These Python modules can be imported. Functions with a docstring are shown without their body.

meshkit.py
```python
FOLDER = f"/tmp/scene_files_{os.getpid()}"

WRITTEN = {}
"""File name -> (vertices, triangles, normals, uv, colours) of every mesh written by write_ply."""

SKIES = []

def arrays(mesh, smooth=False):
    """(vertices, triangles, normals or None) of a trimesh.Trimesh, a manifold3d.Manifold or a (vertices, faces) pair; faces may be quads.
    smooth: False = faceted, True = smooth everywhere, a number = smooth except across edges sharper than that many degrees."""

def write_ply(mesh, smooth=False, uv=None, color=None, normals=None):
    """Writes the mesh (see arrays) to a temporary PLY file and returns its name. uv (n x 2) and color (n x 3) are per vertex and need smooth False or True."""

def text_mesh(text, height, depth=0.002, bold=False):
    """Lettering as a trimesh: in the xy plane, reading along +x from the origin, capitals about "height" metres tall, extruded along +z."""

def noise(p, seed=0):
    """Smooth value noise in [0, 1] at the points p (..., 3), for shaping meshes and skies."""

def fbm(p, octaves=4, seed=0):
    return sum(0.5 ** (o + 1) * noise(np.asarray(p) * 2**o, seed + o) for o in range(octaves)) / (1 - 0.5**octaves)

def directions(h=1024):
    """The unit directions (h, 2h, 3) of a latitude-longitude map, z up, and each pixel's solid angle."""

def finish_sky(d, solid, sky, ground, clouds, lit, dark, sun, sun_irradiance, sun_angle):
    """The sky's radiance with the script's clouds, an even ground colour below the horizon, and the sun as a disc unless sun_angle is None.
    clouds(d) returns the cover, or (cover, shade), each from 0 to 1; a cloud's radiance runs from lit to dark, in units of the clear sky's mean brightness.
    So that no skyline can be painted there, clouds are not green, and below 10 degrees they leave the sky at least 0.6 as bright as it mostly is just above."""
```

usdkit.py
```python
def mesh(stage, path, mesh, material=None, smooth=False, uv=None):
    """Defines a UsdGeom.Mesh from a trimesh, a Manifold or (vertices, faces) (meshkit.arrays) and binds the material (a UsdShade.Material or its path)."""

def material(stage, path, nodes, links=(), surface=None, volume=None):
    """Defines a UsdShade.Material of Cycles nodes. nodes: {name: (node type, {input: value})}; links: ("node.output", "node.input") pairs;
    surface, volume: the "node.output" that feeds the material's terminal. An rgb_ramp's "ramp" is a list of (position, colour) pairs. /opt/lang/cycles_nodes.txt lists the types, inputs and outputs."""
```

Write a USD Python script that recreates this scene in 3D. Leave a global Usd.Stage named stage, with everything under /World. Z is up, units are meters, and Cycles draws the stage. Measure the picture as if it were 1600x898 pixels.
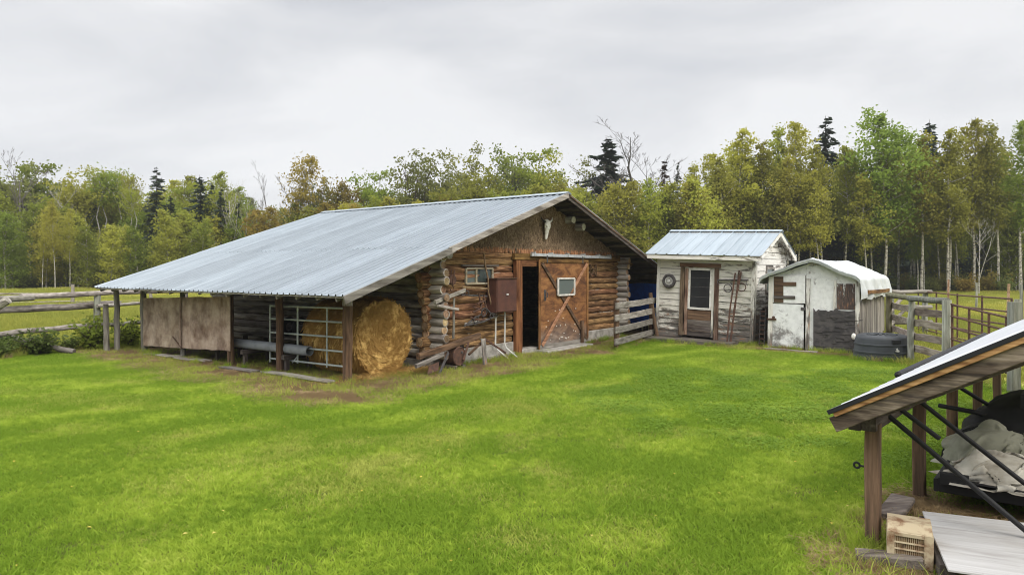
import math, numpy as np, trimesh, manifold3d, usdkit, meshkit
from pxr import Usd, UsdGeom, UsdLux, UsdShade, Sdf, Gf, Vt
stage = Usd.Stage.CreateInMemory()
UsdGeom.SetStageUpAxis(stage, 'Z'); UsdGeom.SetStageMetersPerUnit(stage, 1.0)
UsdGeom.Xform.Define(stage, '/World'); UsdGeom.Scope.Define(stage, '/World/Looks')
rnd = np.random.default_rng(11)

# ------------------------------------------------------------------ camera, sky, sun, exposure
EYE = (0.0, 0.0, 2.2)
cam = UsdGeom.Camera.Define(stage, '/World/camera')
cam.AddTranslateOp().Set(Gf.Vec3d(*EYE)); cam.AddRotateXOp().Set(90.0)
cam.CreateFocalLengthAttr(24.0); cam.CreateHorizontalApertureAttr(36.0); cam.CreateVerticalApertureAttr(36.0 * 574 / 1024)
cam.CreateVerticalApertureOffsetAttr(-0.61)
cam.CreateClippingRangeAttr(Gf.Vec2f(0.05, 4000)); cam.CreateExposureAttr(0.85)
SUN = np.array([0.45, -0.62, 0.80]); SUN /= np.linalg.norm(SUN)
sun = UsdLux.DistantLight.Define(stage, '/World/sun')
sun.CreateIntensityAttr(0.40); sun.CreateAngleAttr(28.0); sun.CreateColorAttr(Gf.Vec3f(1.0, 0.95, 0.87)); sun.CreateNormalizeAttr(True)
sun.AddRotateZOp().Set(math.degrees(math.atan2(SUN[0], -SUN[1]))); sun.AddRotateXOp().Set(math.degrees(math.acos(SUN[2])))
SKY_STRENGTH = 0.10
dome = UsdLux.DomeLight.Define(stage, '/World/sky')
dome.GetPrim().SetCustomDataByKey('kind', 'structure'); dome.GetPrim().SetCustomDataByKey('label', 'pale grey overcast sky of soft layered cloud')
sky_mat = usdkit.material(stage, '/World/Looks/overcast_sky', {
    'tc': ('texture_coordinate', {}),
    'sky': ('sky_texture', {'sky_type': 'single_scattering', 'sun_disc': False, 'sun_elevation': math.asin(SUN[2]), 'sun_rotation': math.atan2(SUN[0], SUN[1])}),
    'map': ('mapping', {'scale': (1.7, 1.7, 5.5)}),
    'n': ('noise_texture', {'scale': 1.0, 'detail': 5.0, 'roughness': 0.5, 'distortion': 0.35}),
    'ramp': ('rgb_ramp', {'ramp': [(0.31, (5.7, 5.9, 6.3)), (0.44, (7.0, 7.15, 7.5)), (0.52, (7.7, 7.8, 8.05)), (0.63, (8.9, 8.95, 9.1))]}),
    'sep': ('separate_xyz', {}),
    'cie': ('map_range', {'range_type': 'smoothstep', 'from_min': 0.34, 'from_max': 1.0, 'to_min': 0.545, 'to_max': 2.25, 'clamp': True}),
    'mul': ('mix', {'mix_type': 'multiply', 'fac': 1.0}),
    'comb': ('combine_xyz', {}),
    'mx': ('mix', {'mix_type': 'mix', 'fac': 0.97}),
    'bg': ('background_shader', {'strength': SKY_STRENGTH})},
    [('tc.generated', 'map.vector'), ('map.vector', 'n.vector'), ('n.fac', 'ramp.fac'), ('tc.generated', 'sep.vector'), ('sep.z', 'cie.value'),
     ('cie.result', 'comb.x'), ('cie.result', 'comb.y'), ('cie.result', 'comb.z'), ('ramp.color', 'mul.color1'), ('comb.vector', 'mul.color2'),
     ('sky.color', 'mx.color1'), ('mul.color', 'mx.color2'), ('mx.color', 'bg.color')], surface='bg.background')
UsdShade.MaterialBindingAPI.Apply(dome.GetPrim()).Bind(sky_mat)

# ------------------------------------------------------------------ helpers: names, things, meshes
used = {}
def numbered(path):
    k = used.get(path, -1) + 1; used[path] = k
    return path if k == 0 else f'{path}_{k:03d}'
def tag(p, label=None, cat=None, group=None, kind=None):
    for k, v in (('label', label), ('category', cat), ('group', group), ('kind', kind)):
        if v: p.SetCustomDataByKey(k, v)
    return p
def place(x, loc, rz=0, rx=0, ry=0, s=None):
    x.AddTranslateOp().Set(Gf.Vec3d(*map(float, loc)))
    if rz: x.AddRotateZOp().Set(float(rz))
    if rx: x.AddRotateXOp().Set(float(rx))
    if ry: x.AddRotateYOp().Set(float(ry))
    if s is not None: x.AddScaleOp().Set(Gf.Vec3f(*map(float, s)))
def thing(name, label, cat, loc=(0, 0, 0), rz=0, rx=0, ry=0, group=None, kind=None):
    x = UsdGeom.Xform.Define(stage, numbered('/World/' + name)); place(x, loc, rz, rx, ry)
    return tag(x.GetPrim(), label, cat, group, kind)
def obj(name, m, mat, parent=None, smooth=False, label=None):
    root = '/World' if parent is None else str(parent.GetPath())
    p = usdkit.mesh(stage, numbered(root + '/' + name), m.arr() if isinstance(m, M) else m, mat, smooth).GetPrim()
    if label: p.SetCustomDataByKey('label', label)
    return p
def unit(v): v = np.asarray(v, float); return v / (np.linalg.norm(v) + 1e-12)
class M:
    def __init__(s): s.v, s.f, s.n = [], [], 0
    def add(s, v, f):
        s.v.append(np.asarray(v, float).reshape(-1, 3)); s.f.append(np.asarray(f, int).reshape(-1, 3) + s.n); s.n += len(s.v[-1]); return s
    def arr(s): return np.vstack(s.v), np.vstack(s.f)
    def box(s, lo, hi, c=0.004):
        lo, hi = np.minimum(lo, hi), np.maximum(lo, hi); mid = (lo + hi) / 2; ax = int(np.argmax(hi - lo))
        p0, p1 = mid.copy(), mid.copy(); p0[ax], p1[ax] = lo[ax], hi[ax]
        up = np.zeros(3); u = (ax + 2) % 3; up[u] = 1; w = 3 - ax - u
        return s.beam(p0, p1, (hi - lo)[w], (hi - lo)[u], up, c)
    def sweep(s, pts, secs, up, cap=True):
        pts = np.asarray(pts, float); n = len(pts); t = np.gradient(pts, axis=0); up = np.asarray(up, float); k = len(secs[0])
        V = []
        for i in range(n):
            ti = unit(t[i]); a = unit(np.cross(up, ti)); b = np.cross(ti, a)
            V.append(pts[i] + np.outer(secs[i][:, 0], a) + np.outer(secs[i][:, 1], b))
        F = []
        for i in range(n - 1):
            for j in range(k):
                q = [i * k + j, i * k + (j + 1) % k, (i + 1) * k + (j + 1) % k, (i + 1) * k + j]
                F += [[q[0], q[1], q[2]], [q[0], q[2], q[3]]]
        if cap:
            F += [[0, j + 1, j] for j in range(1, k - 1)] + [[(n - 1) * k, (n - 1) * k + j, (n - 1) * k + j + 1] for j in range(1, k - 1)]
        return s.add(np.vstack(V), F)
    def beam(s, p0, p1, w, h, up=(0, 0, 1), c=0.004, seg=1, wob=0.0, taper=1.0):
        p0, p1 = np.asarray(p0, float), np.asarray(p1, float); c = min(c, w * .3, h * .3)
        if abs(np.dot(unit(p1 - p0), unit(up))) > .98: up = (0, 1, 0) if abs(unit(p1 - p0)[1]) < .9 else (1, 0, 0)
        t = np.linspace(0, 1, seg + 1); pts = p0 + (p1 - p0) * t[:, None]
        if wob: pts = pts + rnd.normal(0, wob, pts.shape) * (np.ones(3) - np.abs(unit(p1 - p0)))
        W, Hh = w / 2, h / 2
        base = np.array([[-W + c, -Hh], [W - c, -Hh], [W, -Hh + c], [W, Hh - c], [W - c, Hh], [-W + c, Hh], [-W, Hh - c], [-W, -Hh + c]])
        secs = [base * ((1 + (taper - 1) * x) * (1 + (rnd.normal(0, .03) if wob else 0))) for x in t]
        return s.sweep(pts, secs, up)
    def tube(s, pts, r, k=8, up=None, cap=True):
        pts = np.asarray(pts, float); r = np.broadcast_to(np.asarray(r, float), (len(pts),)); d = unit(pts[-1] - pts[0])
        if up is None: up = (0, 0, 1) if abs(d[2]) < .9 else (0, 1, 0)
        a = np.arange(k) * 2 * np.pi / k; c = np.stack([np.cos(a), np.sin(a)], 1)
        return s.sweep(pts, [c * x for x in r], up, cap)
    def log(s, p0, p1, r, k=10, seg=7, wob=.012, knot=.05, taper=.9):
        p0, p1 = np.asarray(p0, float), np.asarray(p1, float); t = np.linspace(0, 1, seg + 1); d = unit(p1 - p0)
        pts = p0 + (p1 - p0) * t[:, None] + rnd.normal(0, wob, (seg + 1, 3)) * (1 - np.abs(d))
        up = (0, 0, 1) if abs(d[2]) < .9 else (0, 1, 0); a = np.arange(k) * 2 * np.pi / k; c = np.stack([np.cos(a), np.sin(a)], 1)
        return s.sweep(pts, [c * r * (1 + (taper - 1) * x) * (1 + rnd.normal(0, knot, (k, 1))) for x in t], up)
    def quad(s, a, b, c, d): return s.add([a, b, c, d], [[0, 1, 2], [0, 2, 3]])
    def prism(s, poly, origin, ex, ey, ez):
        """poly in the plane (ex, ey), thickness along ez"""
        g = trimesh.creation.triangulate_polygon(__import__('shapely').Polygon(poly), engine='earcut'); P = np.asarray(g[0]); F = np.asarray(g[1]); n = len(P)
        o, ex, ey, ez = (np.asarray(q, float) for q in (origin, ex, ey, ez))
        A = o + np.outer(P[:, 0], ex) + np.outer(P[:, 1], ey); s.add(A, F[:, ::-1]); s.add(A + ez, F)
        q = np.asarray(poly, float); L = len(q); Q = o + np.outer(q[:, 0], ex) + np.outer(q[:, 1], ey); ff = []
        for i in range(L): j = (i + 1) % L; ff += [[i, j, L + j], [i, L + j, L + i]]
        return s.add(np.vstack([Q, Q + ez]), ff)
    def lathe(s, prof, o=(0, 0, 0), k=40, axis='z', sx=1.0):
        prof = np.asarray(prof, float); n = len(prof); a = np.arange(k) * 2 * np.pi / k
        V = np.stack([np.outer(prof[:, 0], np.cos(a)) * sx, np.outer(prof[:, 0], np.sin(a)), np.repeat(prof[:, 1:2], k, 1)], -1).reshape(-1, 3)
        F = []
        for i in range(n - 1):
            for j in range(k):
                q = [i * k + j, i * k + (j + 1) % k, (i + 1) * k + (j + 1) % k, (i + 1) * k + j]; F += [[q[0], q[1], q[2]], [q[0], q[2], q[3]]]
        if axis == 'y': V = V[:, [0, 2, 1]]; F = [x[::-1] for x in F]
        if axis == 'x': V = V[:, [2, 0, 1]]
        return s.add(V + np.asarray(o, float), F)
    def torus(s, o, R, r, n, k=8, N=28):
        n = unit(n); a = unit(np.cross(n, (0.3, 0.2, 1))); b = np.cross(n, a); t = np.linspace(0, 2 * np.pi, N + 1)
        V = []; F = []; q = np.arange(k) * 2 * np.pi / k
        for i in range(N):
            d = np.cos(t[i]) * a + np.sin(t[i]) * b; V.append(np.asarray(o) + d * R + r * (np.outer(np.cos(q), d) + np.outer(np.sin(q), n)))
            for j in range(k):
                w = [i * k + j, i * k + (j + 1) % k, ((i + 1) % N) * k + (j + 1) % k, ((i + 1) % N) * k + j]; F += [[w[0], w[2], w[1]], [w[0], w[3], w[2]]]
        return s.add(np.vstack(V), F)

# ------------------------------------------------------------------ materials
def mat(name, nodes, links, surface='p.BSDF'): return usdkit.material(stage, '/World/Looks/' + name, nodes, links, surface=surface)
AX = {'x': (0.5, 9, 9), 'y': (9, 0.5, 9), 'z': (9, 9, 0.5), 'xyz': (3, 3, 3)}
def wood(name, stops, axis='x', rough=.85, bump=.35, scale=1.0, vary=.45, stain=(.55, .5, .45), stain_at=(.5, .68), huevar=.02, spec=.25):
    sc = np.array(AX[axis]) * scale
    return mat(name, {
        'tc': ('texture_coordinate', {}), 'oi': ('object_info', {}),
        'off': ('combine_xyz', {}), 'm50': ('math', {'math_type': 'multiply', 'value2': 37.0}), 'addv': ('vector_math', {'math_type': 'add'}),
        'map': ('mapping', {'scale': tuple(sc)}), 'map2': ('mapping', {'scale': tuple(sc * np.where(sc > 2, .32, 1.6))}),
        'n': ('noise_texture', {'scale': 2.2, 'detail': 7.0, 'roughness': .66, 'distortion': .3}),
        'n2': ('noise_texture', {'scale': 1.6, 'detail': 4.0, 'roughness': .6}),
        'ramp': ('rgb_ramp', {'ramp': [(p, c) for p, c in stops]}),
        'sr': ('rgb_ramp', {'ramp': [(stain_at[0], (1, 1, 1)), (stain_at[1], stain)]}),
        'mul': ('mix', {'mix_type': 'multiply', 'fac': 1.0}),
        'vr': ('map_range', {'from_min': 0., 'from_max': 1., 'to_min': 1 - vary, 'to_max': 1 + vary * .7}),
        'hr': ('map_range', {'from_min': 0., 'from_max': 1., 'to_min': .5 - huevar, 'to_max': .5 + huevar}),
        'm7': ('math', {'math_type': 'multiply', 'value2': 7.31}), 'fr': ('math', {'math_type': 'fraction'}),
        'hsv': ('hsv', {}), 'b': ('bump', {'strength': bump, 'distance': .02}),
        'p': ('principled_bsdf', {'roughness': rough, 'specular_ior_level': spec})},
        [('oi.random', 'm50.value1'), ('m50.value', 'off.x'), ('m50.value', 'off.y'), ('m50.value', 'off.z'), ('tc.object', 'addv.vector1'), ('off.vector', 'addv.vector2'),
         ('addv.vector', 'map.vector'), ('addv.vector', 'map2.vector'), ('map.vector', 'n.vector'), ('map2.vector', 'n2.vector'), ('n.fac', 'ramp.fac'), ('n2.fac', 'sr.fac'),
         ('ramp.color', 'mul.color1'), ('sr.color', 'mul.color2'), ('oi.random', 'vr.value'), ('oi.random', 'm7.value1'), ('m7.value', 'fr.value1'), ('fr.value', 'hr.value'),
         ('vr.result', 'hsv.value'), ('hr.result', 'hsv.hue'), ('mul.color', 'hsv.color'), ('hsv.color', 'p.base_color'), ('n.fac', 'b.height'), ('b.normal', 'p.normal')])
def plain(name, col, rough=.6, metal=0.0, bump=0.0, nscale=12.0, var=.25, spec=.4, col2=None, thr=(.45, .65), detail=5.0, mapscale=(1, 1, 1), dist=.0):
    c = np.array(col); c2 = np.array(col2) if col2 is not None else c * (1 - var)
    return mat(name, {'tc': ('texture_coordinate', {}), 'map': ('mapping', {'scale': mapscale}), 'n': ('noise_texture', {'scale': nscale, 'detail': detail, 'roughness': .62, 'distortion': dist}),
        'r': ('rgb_ramp', {'ramp': [(thr[0], tuple(c)), (thr[1], tuple(c2))]}), 'b': ('bump', {'strength': bump, 'distance': .02}),
        'p': ('principled_bsdf', {'roughness': rough, 'metallic': metal, 'specular_ior_level': spec})},
        [('tc.object', 'map.vector'), ('map.vector', 'n.vector'), ('n.fac', 'r.fac'), ('r.color', 'p.base_color'), ('n.fac', 'b.height'), ('b.normal', 'p.normal')])
def peeling(name, axis, lo=.40, hi=.52, zfrom=0.0, zto=1.6, zamount=.22, paint=(.56, .54, .49), bare=(.17, .15, .13), scale=1.0, rust=(.30, .14, .06)):
    """white paint flaking off grey boards, more of it gone towards the ground where rain splashes"""
    sc = np.array({'x': (1.6, 14, 9), 'y': (14, 1.6, 9), 'z': (9, 9, 1.6), 'xyz': (5, 5, 5)}[axis]) * scale
    return mat(name, {'tc': ('texture_coordinate', {}), 'map': ('mapping', {'scale': tuple(sc)}), 'oi': ('object_info', {}), 'sep': ('separate_xyz', {}),
        'zr': ('map_range', {'from_min': zfrom, 'from_max': zto, 'to_min': -zamount, 'to_max': .05, 'clamp': True}),
        'orr': ('map_range', {'from_min': 0., 'from_max': 1., 'to_min': -.05, 'to_max': .05}),
        'n': ('noise_texture', {'scale': 1.0, 'detail': 8.0, 'roughness': .72, 'distortion': .4}), 'add': ('math', {'math_type': 'add'}), 'add2': ('math', {'math_type': 'add'}),
        'big': ('noise_texture', {'scale': .55, 'detail': 3.0}), 'bigr': ('map_range', {'from_min': .3, 'from_max': .7, 'to_min': -.10, 'to_max': .10}), 'add3': ('math', {'math_type': 'add'}),
        'mask': ('map_range', {'from_min': lo, 'from_max': hi, 'to_min': 0., 'to_max': 1., 'clamp': True}),
        'n2': ('noise_texture', {'scale': 2.3, 'detail': 6.0, 'roughness': .6}),
        'pr': ('rgb_ramp', {'ramp': [(.3, tuple(np.array(paint) * .80)), (.6, paint)]}), 'br': ('rgb_ramp', {'ramp': [(.35, tuple(np.array(bare) * .45)), (.55, bare), (.72, rust)]}),
        'mx': ('mix', {'mix_type': 'mix'}), 'b': ('bump', {'strength': .5, 'distance': .006}), 'p': ('principled_bsdf', {'roughness': .75, 'specular_ior_level': .3})},
        [('tc.object', 'map.vector'), ('map.vector', 'n.vector'), ('map.vector', 'n2.vector'), ('tc.object', 'big.vector'), ('big.fac', 'bigr.value'), ('tc.object', 'sep.vector'), ('sep.z', 'zr.value'),
         ('oi.random', 'orr.value'), ('n.fac', 'add.value1'), ('zr.result', 'add.value2'), ('add.value', 'add2.value1'), ('orr.result', 'add2.value2'), ('add2.value', 'add3.value1'), ('bigr.result', 'add3.value2'),
         ('add3.value', 'mask.value'), ('n2.fac', 'pr.fac'), ('n2.fac', 'br.fac'), ('mask.result', 'mx.fac'), ('br.color', 'mx.color1'), ('pr.color', 'mx.color2'), ('mx.color', 'p.base_color'),
         ('mask.result', 'b.height'), ('b.normal', 'p.normal')])
LOGW = [(.30, (.026, .014, .009)), (.42, (.105, .052, .025)), (.53, (.245, .128, .056)), (.64, (.39, .235, .115)), (.74, (.54, .40, .25))]
LOGG = [(.28, (.11, .098, .085)), (.45, (.33, .30, .26)), (.6, (.50, .46, .41)), (.75, (.60, .56, .51))]
GREY = [(.25, (.07, .062, .054)), (.45, (.20, .18, .155)), (.6, (.30, .275, .24)), (.78, (.40, .37, .33))]
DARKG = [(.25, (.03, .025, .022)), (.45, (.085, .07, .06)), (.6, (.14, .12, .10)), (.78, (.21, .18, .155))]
ORNG = [(.26, (.035, .016, .008)), (.42, (.13, .058, .022)), (.56, (.24, .112, .040)), (.75, (.36, .19, .075))]
BRWN = [(.26, (.022, .014, .010)), (.42, (.07, .042, .025)), (.56, (.125, .075, .043)), (.75, (.20, .125, .072))]
W = {}
for ax in 'xyz':
    W['log' + ax] = wood('brown_log_' + ax, LOGW, ax, stain=(.36, .31, .28), vary=.32, bump=.9, scale=1.7, huevar=.012)
    W['logg' + ax] = wood('weathered_log_' + ax, LOGG, ax, stain=(.45, .42, .4), bump=.6)
    W['grey' + ax] = wood('grey_board_' + ax, GREY, ax, stain=(.5, .48, .45), bump=.5)
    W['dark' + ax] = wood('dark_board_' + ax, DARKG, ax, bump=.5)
    W['or' + ax] = wood('orange_board_' + ax, ORNG, ax, stain=(.38, .30, .26), vary=.22, bump=.35, stain_at=(.46, .64))
    W['br' + ax] = wood('brown_post_' + ax, BRWN, ax, vary=.25, huevar=.006)
W['end'] = wood('cut_log_end', [(.3, (.14, .085, .05)), (.5, (.30, .20, .115)), (.7, (.44, .32, .20))], 'xyz', stain=(.5, .42, .35), scale=2)
W['ply'] = wood('stained_plywood', [(.26, (.13, .095, .065)), (.42, (.27, .21, .15)), (.56, (.41, .335, .245)), (.75, (.53, .45, .34))], 'xyz', scale=.36, stain=(.60, .53, .47), stain_at=(.42, .70), vary=.22, bump=.1)
W['straw'] = plain('straw', (.46, .31, .11), .8, var=.5, nscale=6, spec=.2)
def tin(name, c0, c1):
    """weathered sheet iron: each sheet a little different, faint runs down the slope, rust at a few spots"""
    return mat(name, {'tc': ('texture_coordinate', {}), 'oi': ('object_info', {}), 'map': ('mapping', {'scale': (.5, 5, .5)}), 'n': ('noise_texture', {'scale': 1.6, 'detail': 5.0, 'roughness': .6}), 'r': ('rgb_ramp', {'ramp': [(.36, c0), (.66, c1)]}),
        'map2': ('mapping', {'scale': (1.2, 3.2, 1.2)}), 'n2': ('noise_texture', {'scale': 1.9, 'detail': 6.0, 'roughness': .7}), 'rr': ('rgb_ramp', {'ramp': [(.66, (0, 0, 0)), (.80, (.5, .5, .5))]}), 'mx': ('mix', {'mix_type': 'mix', 'color2': (.14, .085, .055)}),
        'v': ('map_range', {'from_min': 0., 'from_max': 1., 'to_min': .90, 'to_max': 1.09}), 'h': ('hsv', {}), 'rg': ('map_range', {'from_min': .3, 'from_max': .7, 'to_min': .34, 'to_max': .52}), 'p': ('principled_bsdf', {'metallic': .25, 'specular_ior_level': .5})},
        [('tc.object', 'map.vector'), ('map.vector', 'n.vector'), ('n.fac', 'r.fac'), ('tc.object', 'map2.vector'), ('map2.vector', 'n2.vector'), ('n2.fac', 'rr.fac'), ('oi.random', 'v.value'), ('v.result', 'h.value'), ('r.color', 'h.color'), ('rr.color', 'mx.fac'), ('h.color', 'mx.color1'), ('mx.color', 'p.base_color'), ('n.fac', 'rg.value'), ('rg.result', 'p.roughness')])
TIN = tin('galvanised_roofing', (.25, .285, .315), (.20, .23, .257)); TIN2 = tin('galvanised_shed_roofing', (.265, .31, .34), (.215, .255, .285))
CONC = plain('old_concrete', (.34, .32, .285), .9, 0, .4, 5, col2=(.17, .155, .135), thr=(.38, .66))
CHINK = plain('log_chinking', (.10, .075, .052), .95, 0, .6, 6, col2=(.045, .03, .02), thr=(.42, .56), mapscale=(1, 1, 3))
BARK = mat('bark_board', {'tc': ('texture_coordinate', {}), 'map': ('mapping', {'scale': (9, 9, 4.5)}), 'v': ('voronoi_texture', {'scale': 1.6, 'feature': 'f1'}), 'n': ('noise_texture', {'scale': 2.4, 'detail': 8.0, 'roughness': .75, 'distortion': 1.2}),
    'big': ('noise_texture', {'scale': 1.1, 'detail': 3.0}), 'r': ('rgb_ramp', {'ramp': [(.32, (.035, .025, .018)), (.45, (.15, .108, .070)), (.56, (.29, .22, .145)), (.72, (.46, .37, .26))]}), 'br': ('rgb_ramp', {'ramp': [(.35, (.75, .7, .66)), (.6, (1.12, 1.05, 1.0))]}),
    'mu': ('mix', {'mix_type': 'multiply', 'fac': 1.0}), 'b': ('bump', {'strength': .9, 'distance': .05}), 'p': ('principled_bsdf', {'roughness': .95, 'specular_ior_level': .15})},
    [('tc.object', 'map.vector'), ('map.vector', 'n.vector'), ('tc.object', 'big.vector'), ('n.fac', 'r.fac'), ('big.fac', 'br.fac'), ('r.color', 'mu.color1'), ('br.color', 'mu.color2'), ('mu.color', 'p.base_color'), ('n.fac', 'b.height'), ('b.normal', 'p.normal')])
RUST = plain('rusty_iron', (.105, .052, .032), .85, .1, .4, 14, col2=(.045, .026, .02), thr=(.4, .65))
RUSTC = plain('rusty_cabinet', (.092, .036, .023), .7, .05, .15, 3.5, col2=(.05, .022, .017), thr=(.4, .7))
IRON = plain('dark_old_iron', (.075, .068, .066), .8, .2, .4, 14, col2=(.035, .03, .028))
BLACKM = plain('black_painted_steel', (.012, .012, .013), .6, 0, .15, 14, spec=.3)
GALV = plain('grey_green_pipe_paint', (.40, .44, .41), .5, .2, .05, 8, col2=(.28, .31, .29))
WHITEP = plain('white_pipe', (.50, .49, .46), .5, 0, .05, 9, col2=(.48, .46, .42))
TRIMW = plain('white_trim_paint', (.58, .56, .51), .7, 0, .3, 10, col2=(.36, .32, .28), thr=(.45, .7))
STEELG = plain('bright_steel_rail', (.55, .56, .56), .45, .5, .05, 8)
GLASS = mat('dark_window_glass', {'p': ('principled_bsdf', {'base_color': (.045, .058, .056), 'roughness': .12, 'specular_ior_level': .6})}, [])
GLASSG = mat('grey_green_glass', {'p': ('principled_bsdf', {'base_color': (.10, .12, .112), 'roughness': .22, 'specular_ior_level': .6})}, [])
SCREEN = plain('dark_screen_mesh', (.016, .017, .018), .45, 0, 0, 3, col2=(.011, .011, .012), spec=.3)
BLUE = plain('blue_tarp', (.02, .11, .55), .5, 0, .3, 4, col2=(.014, .07, .38))
TARPW = plain('white_tarp', (.50, .52, .51), .5, 0, .25, 3, col2=(.38, .40, .395), thr=(.35, .7))
DARKIN = plain('dark_interior', (.03, .026, .022), .95)
PVC = plain('grey_plastic_pipe', (.22, .235, .25), .45, 0, .02, 5)
TARPAPER = plain('torn_tar_paper', (.036, .033, .032), .95, 0, .45, 5, col2=(.088, .078, .072), thr=(.40, .74), mapscale=(1, .9, 1.5), dist=1.2, detail=8.0)
TANKM = plain('dark_grey_plastic_tank', (.036, .040, .044), .5, 0, .03, 3, col2=(.027, .030, .034))
BONE = plain('bleached_bone', (.68, .66, .60), .7, 0, .2, 12, col2=(.50, .47, .41))
HORN = plain('dark_horn', (.035, .028, .022), .6)
CREAM = plain('rusty_cream_paint', (.42, .345, .225), .65, 0, .2, 7, col2=(.17, .085, .04), thr=(.47, .62))
WBOARD = wood('white_painted_sheet', [(.29, (.14, .125, .115)), (.37, (.37, .362, .355)), (.6, (.45, .445, .44)), (.8, (.50, .495, .49))], 'x', scale=1.2, stain=(.82, .80, .78), vary=.05, bump=.3)
CLOTH = plain('dirty_canvas', (.46, .44, .385), .9, 0, .4, 3.2, col2=(.22, .19, .145), thr=(.4, .65))
MOSS = wood('mossy_post', [(.3, (.07, .075, .035)), (.5, (.17, .165, .09)), (.7, (.27, .25, .17))], 'z')
FPOST = wood('green_grey_post', [(.3, (.10, .105, .085)), (.5, (.20, .205, .17)), (.7, (.30, .30, .255))], 'z')
BIRCH = mat('birch_bark', {'tc': ('texture_coordinate', {}), 'map': ('mapping', {'scale': (3, 3, 5)}), 'n': ('noise_texture', {'scale': 1.5, 'detail': 4.0, 'roughness': .6}),
    'r': ('rgb_ramp', {'ramp': [(.38, (.06, .052, .045)), (.47, (.27, .255, .215)), (.64, (.43, .415, .36))]}), 'p': ('principled_bsdf', {'roughness': .85, 'specular_ior_level': .2})},
    [('tc.object', 'map.vector'), ('map.vector', 'n.vector'), ('n.fac', 'r.fac'), ('r.color', 'p.base_color')])
DARKBARK = plain('dark_bark', (.085, .07, .055), .95, 0, .4, 6, col2=(.045, .036, .03))
TWIG = plain('bare_grey_twig', (.12, .108, .098), .9, 0, .2, 6, col2=(.07, .062, .055))
def leaf(name, cols, trans=.48, val=.35):
    """leaf colours: one tone per leaf, one shift per tree"""
    stops = [(i / (len(cols) - 1), c) for i, c in enumerate(cols)]
    return mat(name, {'g': ('geometry', {}), 'oi': ('object_info', {}), 'r': ('rgb_ramp', {'ramp': stops}), 'hv': ('map_range', {'from_min': 0., 'from_max': 1., 'to_min': 1 - val, 'to_max': 1 + val}),
        'm': ('math', {'math_type': 'multiply', 'value2': 5.7}), 'fr': ('math', {'math_type': 'fraction'}), 'hh': ('map_range', {'from_min': 0., 'from_max': 1., 'to_min': .478, 'to_max': .515}),
        'hsv': ('hsv', {}), 'd': ('principled_bsdf', {'roughness': .6, 'specular_ior_level': .25}), 't': ('translucent_bsdf', {}), 'mx': ('mix_closure', {'fac': trans})},
        [('g.random_per_island', 'r.fac'), ('oi.random', 'hv.value'), ('oi.random', 'm.value1'), ('m.value', 'fr.value1'), ('fr.value', 'hh.value'), ('hh.result', 'hsv.hue'), ('hv.result', 'hsv.value'),
         ('r.color', 'hsv.color'), ('hsv.color', 'd.base_color'), ('hsv.color', 't.color'), ('d.BSDF', 'mx.closure1'), ('t.BSDF', 'mx.closure2')], surface='mx.closure')
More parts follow.
